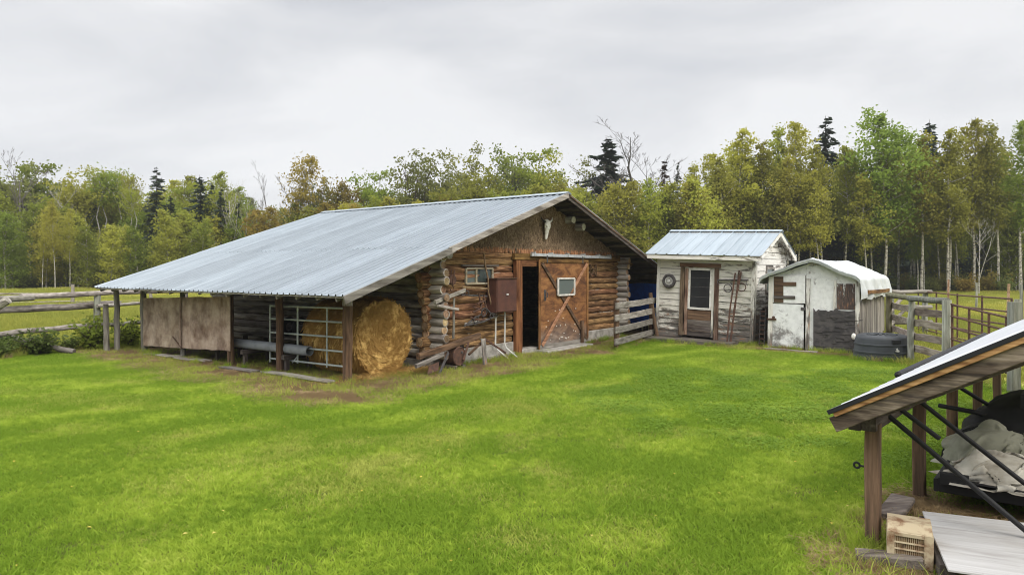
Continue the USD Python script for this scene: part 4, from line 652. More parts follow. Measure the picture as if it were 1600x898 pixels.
def shed_panel(x0, x1, y0, y1, lift):
    prof = []; k = 2; rib = (y1 - y0) / k
    for i in range(k): a = y0 + i * rib; prof += [(a, .026), (a + .03, .026), (a + .05, 0), (a + rib - .02, 0)]
    prof.append((y1 + .012, .026)); prof = np.array(prof); m = len(prof); xs = np.array([x0, x1]); Vv = np.stack([np.repeat(xs[:, None], m, 1), np.repeat(prof[None, :, 0], 2, 0), np.array([zs_(q) for q in xs])[:, None] + lift + prof[None, :, 1]], -1).reshape(-1, 3)
    ff = np.array([f for q in range(m - 1) for f in ([q, q + m, q + m + 1], [q, q + m + 1, q + 1])]); ff = ff[:, ::-1] if x1 < x0 else ff
    return M().add(np.vstack([Vv, Vv - [0, 0, .003]]), np.vstack([ff, ff[:, ::-1] + 2 * m]))
for i in range(5):
    y0 = -.28 + i * .72
    obj('roof_panel', shed_panel(-.32, 1.61, y0, y0 + .72, .012), TIN2, shed); obj('roof_panel', shed_panel(3.52, 1.59, y0, y0 + .72, .012), TIN2, shed)
obj('ridge_cap', M().sweep([(1.6, -.30, 3.45), (1.6, 3.34, 3.45)], [np.array([[-.14, -.062], [0, -.006], [.14, -.062], [.14, -.055], [0, .004], [-.14, -.055]])] * 2, (0, 0, 1)), TIN2, shed)
for x0, x1 in ((-.28, 1.6), (3.48, 1.6)):
    obj('roof_deck', M().beam((x0, 1.52, zs_(x0) - .012), (x1, 1.52, zs_(x1) - .012), 3.5, .03, (0, 0, 1)), PX, shed)
    obj('rake_board', M().beam((x0, -.25, zs_(x0) - .08), (x1, -.25, zs_(x1) - .08), .025, .12, (0, 0, 1), .003, 3, .002), PX, shed); obj('rake_board', M().beam((x0, 3.30, zs_(x0) - .08), (x1, 3.30, zs_(x1) - .08), .025, .12, (0, 0, 1)), PX, shed)
obj('fascia_board', M().beam((-.29, -.24, zs_(-.29) - .09), (-.29, 3.28, zs_(-.29) - .09), .11, .024, (1, 0, 0), .003, 4, .003), PY, shed); obj('frieze_board', M().beam((-.035, .02, 2.50), (-.035, 3.04, 2.50), .10, .03, (1, 0, 0)), PY, shed)
obj('soffit_return', M().box((3.2, -.26, 2.52), (3.5, .02, 2.72)), PX, shed)
# shed door
SJ = wood('worn_brown_jamb', [(.26, (.05, .03, .02)), (.42, (.14, .09, .055)), (.56, (.25, .175, .115)), (.75, (.38, .31, .24))], 'z', stain=(.42, .38, .36), stain_at=(.44, .6)); SJY = wood('worn_brown_head', [(.26, (.06, .03, .018)), (.42, (.17, .095, .05)), (.56, (.30, .19, .11)), (.75, (.44, .34, .24))], 'y')
obj('door_jamb', M().beam((-.035, 1.09, .05), (-.035, 1.12, 2.22), .135, .05, (1, 0, 0), .005, 4, .003), SJ, shed); obj('door_jamb', M().beam((-.035, 2.21, .12), (-.035, 2.19, 2.22), .135, .05, (1, 0, 0), .005, 4, .003), SJ, shed)
obj('door_head', M().beam((-.04, 1.0, 2.29), (-.04, 2.28, 2.29), .12, .055, (1, 0, 0), .005), SJY, shed)
sd = UsdGeom.Xform.Define(stage, str(shed.GetPath()) + '/door').GetPrim()
wf = M()
for a, b in (((1.29, .95), (1.29, 2.18)), ((1.97, .95), (1.97, 2.18)), ((1.32, 2.17), (1.94, 2.17)), ((1.32, .97), (1.94, .97))): wf.beam((-.022, a[0], a[1]), (-.022, b[0], b[1]), .065, .03, (1, 0, 0), .004)
obj('screen_frame', wf, TRIMW, sd); obj('screen', M().box((-.012, 1.32, 1.0), (-.006, 1.94, 2.14), .001), SCREEN, sd)
for z in (1.32, 1.62, 1.9): obj('screen_bar', M().box((-.018, 1.32, z), (-.0125, 1.94, z + .018), .001), IRON, sd)
obj('stile', M().beam((-.015, 2.06, .14), (-.015, 2.06, 2.2), .10, .03, (1, 0, 0)), SJ, sd); obj('stile', M().beam((-.015, 1.22, .12), (-.015, 1.22, 2.2), .07, .03, (1, 0, 0)), PZ, sd)
obj('panel', M().box((-.022, 1.27, .62), (-.004, 2.0, .92), .004), W['bry'], sd)
for i in range(3): obj('panel_board', M().box((-.024, 1.27, .12 + i * .166), (-.004, 2.0, .28 + i * .166), .004), W['darky'], sd)
# side window and back of the window
wf = M()
for a, b in (((1.02, 1.52), (1.02, 2.28)), ((1.78, 1.52), (1.78, 2.28)), ((1.02, 2.26), (1.78, 2.26)), ((1.02, 1.54), (1.78, 1.54))): wf.beam((a[0], -.03, a[1]), (b[0], -.03, b[1]), .07, .035, (0, 1, 0), .004)
wn = UsdGeom.Xform.Define(stage, str(shed.GetPath()) + '/side_window').GetPrim(); obj('window_frame', wf, W['greyz'], wn); obj('pane', M().box((1.04, -.014, 1.56), (1.76, -.005, 2.24), .001), GLASSG, wn)
def at_shed(x, y, z=0): p = SO + x * E1 + y * E2; return (p[0], p[1], z)
o = obj('plank_walk', M().beam((-.62, .35, .03), (-.58, 3.15, .05), .30, .16, (0, 0, 1), .01, 5, .006).beam((-.30, .35, .045), (-.28, 3.1, .06), .30, .12, (0, 0, 1), .01, 5, .006), W['darky']); place(UsdGeom.Xformable(o), at_shed(0, 0), RZ); tag(o, 'low dark plank step along the foot of the white shed', 'step')
wt = thing('wheel_rim', 'old small spoked wheel hung left of the shed door', 'wheel', at_shed(-.07, 2.56, 1.86), RZ)
obj('tyre', M().torus((0, 0, 0), .175, .05, (1, 0, 0), 9, 30), IRON, wt, True); obj('rim', M().torus((-.01, 0, 0), .115, .016, (1, 0, 0), 8, 26), WHITEP, wt, True); obj('hub', M().lathe([(0, -.05), (.04, -.05), (.045, 0), (.03, .02)], (0, 0, 0), 14, 'x'), WHITEP, wt)
for k in range(8): a = k * np.pi / 4; obj('spoke', M().tube([(-.02, .03 * math.cos(a), .03 * math.sin(a)), (-.02, .115 * math.cos(a), .115 * math.sin(a))], .008, 6), WHITEP, wt)
tr = thing('iron_tool_bar', 'iron bar with hanging rings fixed right of the shed door', 'tool bar', at_shed(-.06, 0, 0), RZ)
obj('bar', M().beam((0, 1.02, 1.90), (0, .10, 1.91), .035, .05, (0, 0, 1)), IRON, tr)
for y_, z_, R_ in ((.70, 1.66, .115), (.29, 1.70, .12)): obj('ring', M().torus((-.02, y_, z_), R_, .013, (1, 0, 0), 7, 24), IRON if y_ > .5 else RUST, tr)
for y_ in (1.0, .6, .15): obj('hook', M().tube([(0, y_, 1.9), (-.04, y_, 1.84), (-.05, y_ - .02, 1.78), (-.02, y_ - .03, 1.75)], .009, 6), IRON, tr)
for i, (a, b) in enumerate((((-.40, .62, .0), (-.09, .47, 2.12)), ((-.36, .55, .0), (-.09, .36, 2.18)), ((-.42, .50, .0), (-.09, .30, 2.15)))):
    o = obj('rusty_rod', M().tube([a, (np.array(a) + b) / 2 + [0, (.03, -.02, .05)[i], 0], b], .024, 7), RUST); place(UsdGeom.Xformable(o), at_shed(0, 0), RZ); tag(o, ('rusty bar leaning on the shed, the one nearest the door', 'rusty bar leaning on the shed, middle of the three', 'rusty bar leaning on the shed, the one nearest the corner board')[i], 'bar')
cl = thing('ladder_strip', 'narrow rusty chain strip leaning between shed and tarp roofed coop', 'chain strip', at_shed(-.15, -.32, 0), RZ)
for y_ in (-.07, .07): obj('side_rail', M().tube([(-.05, y_, 0), (.1, y_, 1.08)], .015, 6), IRON, cl)
for k in range(8): obj('rung', M().tube([(-.04 + k * .018, -.07, .1 + k * .13), (-.04 + k * .018, .07, .1 + k * .13)], .02, 6), RUST, cl)

# ------------------------------------------------------------------ the coop under the tarp
coop = thing('tarp_roofed_coop', 'low white coop with a pale tarpaulin draped over its roof', 'coop', (CO[0], CO[1], 0), RZ)
CP = peeling('stained_white_panel', 'xyz', .36, .50, -.1, 1.6, .12, (.64, .645, .62), (.20, .19, .175), .55, (.26, .22, .18)); CP2 = peeling('white_panel', 'xyz', .30, .42, 0, 1.2, .10, (.66, .66, .63), (.24, .22, .20), .8)
def ctop(y): return 1.98 + (2.44 - 1.98) * (1 - abs(y - 1.12) / 1.2)
obj('front_panel', M().prism([(.02, .02), (1.27, .02), (1.27, ctop(1.27) - .03), (1.12, 2.41), (.02, ctop(.02) - .03)], (0, 0, 0), (0, 1, 0), (0, 0, 1), (.03, 0, 0)), CP2, coop); obj('front_panel', M().prism([(1.275, 2.06), (2.28, 2.06), (2.28, 2.0), (1.275, ctop(1.275) - .03)][::-1], (0.002, 0, 0), (0, 1, 0), (0, 0, 1), (.03, 0, 0)), CP2, coop)
dd = UsdGeom.Xform.Define(stage, str(coop.GetPath()) + '/door').GetPrim()
obj('lower_leaf', M().box((-.035, 1.33, .06), (-.01, 2.16, 1.26), .006), CP, dd); obj('upper_leaf', M().box((-.035, 1.29, 1.285), (-.01, 2.14, 2.05), .006), CP2, dd)
obj('hinge_board', M().box((-.052, 1.52, 1.76), (-.037, 2.10, 1.87), .004), W['bry'], dd); obj('hinge_board', M().box((-.052, 1.55, 1.40), (-.037, 2.12, 1.49), .004), W['darky'], dd); obj('bare_patch', M().box((-.04, 1.86, 1.30), (-.0352, 2.12, 2.02), .001), W['bry'], dd)
obj('hasp', M().box((-.07, 2.05, .80), (-.036, 2.28, .85), .004).lathe([(0, -.03), (.035, -.03), (.035, .02), (0, .02)], (-.06, 2.12, .88), 10, 'x'), RUST, dd); obj('hinge', M().box((-.05, 1.27, 1.10), (-.036, 1.40, 1.18), .004), IRON, dd)
obj('corner_post', M().beam((-.02, 2.22, 0), (-.02, 2.20, 2.02), .12, .06, (1, 0, 0), .006, 4, .003), PZ, coop); obj('door_post', M().beam((-.022, 1.24, .0), (-.022, 1.21, 1.98), .10, .03, (1, 0, 0), .005, 4, .003), peeling('worn_grey_post', 'z', .50, .60, .2, 1.9, .12), coop); obj('corner_post', M().beam((-.025, .0, .02), (-.025, -.01, 1.95), .10, .05, (1, 0, 0), .006, 3, .003), PZ, coop)
obj('batten', M().beam((-.018, .56, 1.14), (-.018, .53, 1.92), .06, .025, (1, 0, 0)), PZ, coop); obj('bare_board', M().box((-.014, .06, 1.16), (-.002, .50, 1.84), .004), peeling('chipped_brown_board', 'z', .56, .60, 1.1, 1.9, .10, (.58, .58, .55), (.085, .06, .05), 1.6), coop)
rp = np.random.default_rng(3); ys = np.linspace(1.08, -.05, 19); poly = [(1.08, .03)] + [(y, 1.13 + rp.normal(0, .02)) for y in ys] + [(-.06 + rp.normal(0, .02), z) for z in np.linspace(1.05, .05, 9)] + [(y, .03 + rp.normal(0, .012)) for y in ys[::-1][1:-1]]
tp = M().prism(poly, (-.045, 0, 0), (0, 1, 0), (0, 0, 1), (.024, 0, 0)); v, f = tp.arr(); obj('tar_paper', (v, f), TARPAPER, coop)
tf = M()
for i in range(45):
    y, z = rp.uniform(.0, 1.02), rp.uniform(.08, 1.05); L, w = rp.uniform(.08, .3), rp.uniform(.02, .06); tf.add([(-.046, y - L / 2, z), (-.046, y + L / 2, z + rp.normal(0, .02)), (-.046 - rp.uniform(.004, .014), y + L / 2 * .8, z - w), (-.046 - rp.uniform(.004, .014), y - L / 2 * .8, z - w)], [[0, 2, 1], [0, 3, 2]])
q = obj('paper_shreds', tf, TARPAPER, coop); tag(q, kind='stuff')
for i in range(25):
    x = .03 + i * .172; obj('wall_board', M().beam((x + .085, .0, .22 + rp.uniform(-.02, .12)), (x + .085, .0, 1.93), .165, .025, (0, 1, 0), .004, 2, .003), W['greyz'], coop)
obj('side_wall', M().box((.035, 2.25, 0), (4.3, 2.28, 1.98)).box((4.27, .02, 0), (4.3, 2.25, 2.0)), W['greyx'], coop); obj('inner_lining', M().box((.1, .03, .3), (4.25, .045, 1.9)), DARKIN, coop)
# tarp
nu, nv = 70, 90; ty = np.array([2.50, 2.48, 2.45, 2.38, 1.12, 0.0, -.10, -.14, -.13]); tz = np.array([1.80, 1.90, 1.99, 2.04, 2.52, 2.02, 1.94, 1.60, 1.44]); cum = np.r_[0, np.cumsum(np.hypot(np.diff(ty), np.diff(tz)))]; tt = np.linspace(0, cum[-1], nv)
yy, zz = np.interp(tt, cum, ty), np.interp(tt, cum, tz); from_s = __import__('scipy.ndimage', fromlist=['x']); yy, zz = from_s.gaussian_filter1d(yy, .6), from_s.gaussian_filter1d(zz, .6)
xx = np.r_[-.17, -.20, np.linspace(-.21, 4.5, nu - 2)]; fz = np.r_[-.085, -.02, np.zeros(nu - 2)]; XX, YY = np.meshgrid(xx, yy, indexing='ij'); ZZ = np.repeat(zz[None], nu, 0) + fz[:, None]
q3 = np.stack([XX, YY, 0 * XX], -1); crease = np.abs(meshkit.fbm(q3 * [1.4, 3.2, 1], 4, 12) - .5); crease2 = np.abs(meshkit.fbm(q3 * [4.0, 6.5, 1] + 3, 3, 22) - .5); NZ = .06 * crease + .045 * crease2 + .03 * (meshkit.fbm(q3 * 2.3, 4, 5) - .5); drape = np.clip((1.95 - ZZ) / .4, 0, 1) * (YY < .2); ZZ = ZZ + NZ * (1 - drape) - .05 * np.sin(np.clip(XX, 0, 4.5) / 4.5 * np.pi) * np.exp(-((YY - 1.1) / .5) ** 2)
YY = YY - drape * (.05 * np.sin(XX * 6 + 2 * np.sin(XX * 2)) + .03) ; ZZ = ZZ + np.where(tt[None] > cum[-1] * .93, .025 * np.sin(XX * 5.3 + 1) + .012 * np.sin(XX * 13), 0); edge = (XX < -.1); ZZ = ZZ + edge * .012 * np.sin(YY * 9 + 1); XX = XX + .012 * np.sin(YY * 7) * edge
Vv = np.stack([XX, YY, ZZ], -1).reshape(-1, 3); ii = np.arange(nu * nv).reshape(nu, nv); ff = np.vstack([np.column_stack([ii[:-1, :-1].ravel(), ii[1:, 1:].ravel(), ii[1:, :-1].ravel()]), np.column_stack([ii[:-1, :-1].ravel(), ii[:-1, 1:].ravel(), ii[1:, 1:].ravel()])]); ff = ff[:, ::-1]; K = len(Vv)
def at_coop(x, y, z=0): p = CO + x * E1 + y * E2; return (p[0], p[1], z)
o = obj('roof_tarp', (np.vstack([Vv, Vv - [0, 0, .012]]), np.vstack([ff, ff[:, ::-1] + K])), TARPW, coop, True); obj('tarp_batten', M().beam((.25, -.21, 1.62), (3.9, -.20, 1.58), .03, .10, (0, 0, 1), .004, 5, .006), W['orx'], coop); obj('roof_deck', M().beam((-.1, 1.12, 2.40), (4.35, 1.12, 2.40), .1, .06).prism([(-.02, 1.94), (2.32, 1.96), (1.12, 2.40)], (.05, 0, 0), (0, 1, 0), (0, 0, 1), (4.2, 0, 0)), W['greyx'], coop)
o = obj('white_rag', (lambda m: (m.vertices * (1 + .35 * (meshkit.fbm(m.vertices * 3 + 5, 3, 4)[:, None] - .5)) * [.05, .075, .085], m.faces))(trimesh.creation.icosphere(3)), BONE, smooth=True); place(UsdGeom.Xformable(o), at_coop(-.16, .06, .47)); tag(o, 'white rag bundle caught on the torn tar paper corner', 'rag')
o = obj('ground_plank', M().beam((-.32, 2.3, .02), (-.40, .9, .03), .16, .04, (0, 0, 1), .006, 3, .006), W['greyy']); place(UsdGeom.Xformable(o), at_coop(0, 0), RZ); tag(o, 'weathered plank on the ground before the coop door', 'plank')
# stock tank, upside down
tk = thing('stock_tank', 'dark grey plastic stock tank turned upside down on the grass', 'stock tank', (9.13, 16.85, -.02), 20)
prof = [(.640, .0), (.648, .03), (.640, .06), (.622, .065), (.612, .20), (.622, .21), (.622, .245), (.606, .255), (.594, .385), (.603, .395), (.603, .425), (.588, .435), (.574, .535), (.562, .575), (.54, .605), (.50, .632), (.46, .642), (.40, .636), (.36, .620), (.2, .618), (0, .622)]
obj('body', M().lathe(prof, (0, 0, 0), 56, 'z', 1.06), TANKM, tk, 32)
for k in range(10): a = k * .628; obj('base_rib', M().beam((.17 * math.cos(a), .16 * math.sin(a), .630), (.35 * math.cos(a), .33 * math.sin(a), .634), .05, .03, (0, 0, 1), .008), TANKM, tk)
fx, fy = -.30, -.95; nn = unit([fx, fy]); e = np.array([-nn[1], nn[0]]); c_ = nn * .585
obj('drain_recess', M().beam((c_[0] * 1.01 - e[0] * .10, c_[1] * 1.01 - e[1] * .10, .51), (c_[0] * 1.01 + e[0] * .10, c_[1] * 1.01 + e[1] * .10, .51), .05, .09, (0, 0, 1), .01), BLACKM, tk)
lg = [(-.10, -.04), (-.02, -.01), (-.06, .05), (.0, .09), (.03, .03), (.10, -.01), (.06, -.05), (.12, -.075), (.0, -.06)]; c2 = nn * .628
obj('emblem', M().prism(lg, (c2[0] - nn[0] * .01, c2[1] - nn[1] * .01, .31), (e[0] * .55, e[1] * .55, 0), (0, 0, .6), (nn[0] * .016, nn[1] * .016, 0)), WHITEP, tk)

# ------------------------------------------------------------------ corral fence and pipe gates, right
W['fenx'] = wood('brown_grey_fence_board', [(.25, (.055, .045, .036)), (.45, (.15, .125, .10)), (.6, (.235, .20, .165)), (.78, (.33, .29, .245))], 'y')
cf = thing('corral_fence', 'weathered corral fence of four boards and round top rail', 'fence')
FA, FB, FC, FD = (10.12, 18.35), (9.46, 16.2), (9.30, 14.6), (8.97, 12.2)
for (x, y), m_, r_, h in ((FA, MOSS, .085, 1.52), (FB, FPOST, .075, 1.50), (FC, FPOST, .10, 1.56)): obj('post', M().log((x, y, -.1), (x + .01, y, h), r_, 12, 6, .006), m_, cf)
for a, b in ((FA, FB), (FB, FC)):
    a, b = np.array(a), np.array(b); n_ = -unit([b[1] - a[1], a[0] - b[0]]) * .10
    for z in (.34, .64, .95, 1.24): obj('board', M().beam((*(a + n_ * .95), z + rnd.normal(0, .015)), (*(b + n_ * .95), z + rnd.normal(0, .015)), .04, .16, (0, 0, 1), .006, 4, .006), W['fenx'], cf)
    obj('top_rail', M().log((*(a + (a - b) * .03), 1.53), (*(b + (b - a) * .02), 1.54), .072, 12, 5, .006), MOSS if a[1] > 17 else FPOST, cf)
gt = thing('rusty_pipe_gate', 'rusty brown pipe gate hinged on the thick corral post', 'gate')
a, b = np.array([9.28, 14.42]), np.array([8.99, 12.38])
for z0, z1 in ((1.48, 1.34), (1.23, 1.10), (.99, .86), (.75, .62), (.45, .34)): obj('rail', M().tube([(*a, z0), (*b, z1)], .022, 8), RUST, gt)
for t in (0.02, .35, .70, .98): p = a + (b - a) * t; obj('upright', M().tube([(*p, .42 - .1 * t), (*p, 1.50 - .14 * t)], .024, 8), RUST, gt)
o = obj('corner_post', M().beam((FD[0], FD[1], -.1), (FD[0] + .01, FD[1], 1.63), .17, .17, (0, 1, 0), .02, 5, .005), FPOST); tag(o, 'thick grey squared post at the far end of the rusty pipe gate', 'post')
fp = thing('pasture_gate', 'long rusty pipe gate panel standing in the pasture behind the corral fence', 'gate')
a, b = np.array([13.75, 23.1]), np.array([12.15, 16.6])
for z in (1.50, 1.18, .86, .54, .25): obj('rail', M().tube([(*a, z), (*((a + b) / 2), z - .03), (*b, z)], .022, 8), RUST, fp)
for t in (0, .25, .5, .75, 1): p = a + (b - a) * t; obj('upright', M().tube([(*p, .02), (*p, 1.52)], .024, 8), RUST, fp)
o = obj('corner_post', M().log((12.08, 16.3, -.1), (12.1, 16.3, 1.5), .085, 10, 4), FPOST); tag(o, 'weathered round post at the near end of the long pipe panel', 'post')
rf = thing('rear_rail_fence', 'short pale rail fence with slanting brace behind the coop', 'fence')
for (x, y) in ((12.4, 22.3), (13.55, 22.4)): obj('post', M().log((x, y, -.1), (x, y, 1.55), .09, 10, 4), FPOST, rf)
for z in (1.50, 1.0, .5): obj('rail', M().log((12.3, 22.22, z), (13.7, 22.3, z), .075, 10, 4), W['greyx'], rf)
for z in (.75, 1.2): obj('brace', M().log((12.2, 22.1, z - .4), (12.75, 22.15, z + .2), .06, 8, 3), W['greyx'], rf)
for i, (px, Y, h) in enumerate(((1482, 44, 1.6), (1526, 38, 1.5), (1573, 30, 1.6), (1596, 26, 1.65))):
    x = (px - 800) / 1067 * Y; o = obj('pasture_post', M().log((x, Y, -.3), (x + .12 * (i == 2), Y, h), .06, 8, 4), W['end'] if i % 2 == 0 else FPOST); tag(o, ('pale thin post far out in the right pasture, beyond the pipe panel', 'grey post in the right pasture, second from the wood', 'pale leaning post in the right pasture near the wood', 'grey stout post at the right pasture edge')[i], 'post')

# ------------------------------------------------------------------ left fence
lfn = thing('pole_fence', 'grey weathered pole fence of three rails running to the barn', 'fence')
u = np.array([-.351, -1.0]) / math.hypot(.351, 1.0); o_ = np.array([-11.9, 19.6])
def fp_(t): return o_ + u * t
for t in (0.0, 3.6, 7.2, -3.2): p = fp_(t); obj('post', M().log((*p, -.1), (*p, 1.5), .095, 11, 5, .006), FPOST if t == 0 else W['greyz'], lfn)
for z, t0, t1, off, r_ in ((1.54, -4.0, 2.2, .02, .075), (1.50, 1.9, 8.0, .06, .08), (1.20, -4.0, 0.1, .12, .055), (1.20, -.8, 4.2, -.10, .09), (1.13, 3.6, 8.2, .12, .07), (.62, -3.9, .2, .10, .06), (.62, -.2, 4.0, -.10, .075), (.58, 3.6, 8.0, .1, .07)):
    a, b = fp_(t0) + np.array([.94, -.33]) * off, fp_(t1) + np.array([.94, -.33]) * off; obj('rail', M().log((*a, z), (*b, z - .02), r_, 11, 9, .010, .05, rnd.uniform(.8, 1.15)), W['greyy'], lfn)
o = obj('whitish_post', M().log((-11.05, 18.6, -.1), (-11.10, 18.65, 1.27), .075, 10, 5, .01), W['greyz']); tag(o, 'short whitish round post at the far corner of the lean-to', 'post')
o = obj('fallen_pole', M().log((-11.5, 17.9, .05), (-14.4, 18.3, .62), .075, 10, 8, .015), W['greyx']); tag(o, 'fallen grey pole slanting from the left fence into the weeds', 'pole')
o = obj('leaning_pole', M().log((-11.95, 16.2, 1.50), (-13.3, 15.9, .55), .10, 12, 5), W['greyx']); tag(o, 'pale sawn pole leaning on the left fence rails', 'pole')
ff_ = thing('far_field_fence', 'thin old rail fence across the left pasture towards the wood', 'fence')
for k in range(7):
    p = np.array([-36.0, 40.0]) + np.array([4.1, 1.6]) * k; obj('post', M().log((*p, -.4), (*p, 1.3), .11, 8, 3), W['greyz'], ff_)
    if k < 6: q_ = p + np.array([4.1, 1.6]); obj('rail', M().log((*p, .75), (*q_, .72), .05, 7, 3), W['greyx'], ff_); obj('rail', M().log((*p, .2), (*q_, .25), .04, 7, 3), W['greyx'], ff_)

# ------------------------------------------------------------------ right canopy
can = thing('wood_canopy', 'timber canopy on posts with white metal roof, close at right', 'canopy', (KO[0], KO[1], 0), RK)
SL = .562
def zc(x): return 1.132 + SL * x
WROOF = plain('white_canopy_roofing', (.60, .61, .635), .4, .15, .02, 2, col2=(.52, .53, .555))
for i in range(10):
    y0 = -.03 + i * .86; prof = []
    for k in range(3): a = y0 + k * .287; prof += [(a, .016), (a + .03, .016), (a + .05, 0), (a + .26, 0)]
    prof.append((y0 + .872, .016)); prof = np.array(prof); m = len(prof); xs = np.array([-.05, 2.3]); Vv = np.stack([np.repeat(xs[:, None], m, 1), np.repeat(prof[None, :, 0], 2, 0), np.array([zc(q) for q in xs])[:, None] + prof[None, :, 1]], -1).reshape(-1, 3)
    F_ = np.array([f for q in range(m - 1) for f in ([q, q + m, q + m + 1], [q, q + m + 1, q + 1])]); obj('roof_panel', M().add(np.vstack([Vv, Vv - [0, 0, .003]]), np.vstack([F_, F_[:, ::-1] + 2 * m])), WROOF, can)
obj('drip_edge', M().beam((-.06, -.045, zc(-.06) - .004), (2.3, -.045, zc(2.3) - .004), .012, .034, (0, 0, 1), .002, 4, .002), BLACKM, can)
CAN_OR = wood('canopy_orange_board', [(.26, (.10, .05, .02)), (.42, (.27, .145, .055)), (.56, (.40, .235, .095)), (.75, (.52, .33, .15))], 'x', stain=(.45, .36, .3), vary=.05, stain_at=(.5, .66), scale=2)
CAN_GR = wood('canopy_grey_board', [(.27, (.028, .024, .02)), (.42, (.11, .088, .066)), (.54, (.215, .17, .12)), (.72, (.36, .30, .235))], 'x', stain=(.34, .31, .30), vary=.05, stain_at=(.42, .58), scale=1.5, huevar=0)
obj('roof_batten', M().beam((-.02, -.02, zc(0) - .045), (2.3, -.02, zc(2.3) - .045), .05, .048, (0, 0, 1), .003, 4, .001), CAN_OR, can)
obj('fascia_board', M().beam((-.03, -.005, zc(0) - .134), (2.3, -.005, zc(2.3) - .134), .04, .12, (0, 0, 1), .006, 6, .002), CAN_GR, can)
for i in range(9): y = .5 + i * .9; obj('rafter', M().beam((.0, y, zc(0) - .085), (2.3, y, zc(2.3) - .085), .045, .11), W['darkx'], can)
obj('eave_beam', M().beam((.16, .22, .985), (.16, 8.2, .985), .10, .10, (0, 0, 1), .006, 4, .002), W['darky'], can); obj('beam_block', M().beam((.02, .25, .985), (.105, .25, .985), .10, .105), W['darkx'], can); obj('tie_rafter', M().beam((.1, .40, 1.03), (2.2, .40, 2.18), .05, .12), W['darkx'], can)
CPO = wood('canopy_post', [(.26, (.025, .016, .011)), (.42, (.066, .043, .026)), (.56, (.115, .07, .043)), (.75, (.19, .12, .075))], 'z', vary=.3, huevar=.0)
for y in (.32, 1.97, 3.70, 5.53, 7.48): obj('post', M().beam((.17, y, -.1), (.17, y, .985), .102, .102, (0, 1, 0), .008, 4, .002), CPO, can)
obj('eye_bolt', M().torus((.05, .32, .63), .022, .009, (0, 1, 0), 6, 14).tube([(.072, .32, .63), (.13, .32, .63)], .009, 6), BLACKM, can)
hp = np.array([[-.10, 2.5], [-.09, 3.6], [-.085, 4.6], [-.08, 5.6], [-.08, 6.6], [-.08, 8.4]]); o = obj('black_hose', M().tube([(x - .03, y, zc(x) + .012) for k, (x, y) in enumerate(hp)], .038, 9).tube([(-.13, 2.62, zc(-.13) + .03), (-.12, 3.5, zc(-.12) - .03), (-.1, 4.4, zc(-.1) - .02)], .03, 8), BLACKM, smooth=True); place(UsdGeom.Xformable(o), (KO[0], KO[1], 0), RK); tag(o, 'black plastic hose lying along the canopy eave', 'hose')
for i, (a, b) in enumerate((((3.02, 5.66, 1.08), (4.12, 5.10, .02)), ((3.64, 6.20, 1.06), (4.80, 5.72, .02)), ((3.33, 5.9, 1.02), (3.66, 5.85, .76)), ((4.74, 7.5, 1.02), (5.55, 7.45, .52)))):
    o = obj('black_pole', M().tube([a, b], .021, 10), BLACKM, smooth=True); tag(o, ('long black pole slanting down nearest the white sheet', 'long black pole slanting down behind the first one, over the canvas', 'short black pole end hanging under the canopy eave beam', 'black pole slanting behind the second canopy post')[i], 'pole')
mc = thing('black_implement', 'black covered farm implement with curved fender under the canopy', 'implement', (5.75, 7.15, -.17), RK)
mb = trimesh.creation.icosphere(4); v = mb.vertices * [.95, .8, .48]; v = v * (1 + .22 * (meshkit.fbm(mb.vertices * 2.2 + 3, 3, 6)[:, None] - .5)); v[:, 2] = np.maximum(v[:, 2], -.42); obj('cover', (v + [0.1, 0, .62], mb.faces), BLACKM, mc, True)
obj('fender', M().sweep([(-.95 + .5 * (1 - math.cos(t)), -.55, .35 + .42 * math.sin(t)) for t in np.linspace(0, 1.6, 9)], [np.array([[-.02, -.12], [.02, -.12], [.02, .12], [-.02, .12]])] * 9, (0, 1, 0)), BLACKM, mc); obj('lever', M().tube([(-1.05, -.3, .86), (-.7, -.35, .84), (-.35, -.3, .74)], [.024, .026, .03], 8), BLACKM, mc); obj('box', M().box((-.3, -.5, .85), (1.0, .5, 1.10), .03), BLACKM, mc)
obj('wheel', M().lathe([(0, -.08), (.2, -.08), (.27, -.05), (.27, .05), (.2, .08), (0, .08)], (-.6, -.6, .44), 24, 'y'), BLACKM, mc, 30)
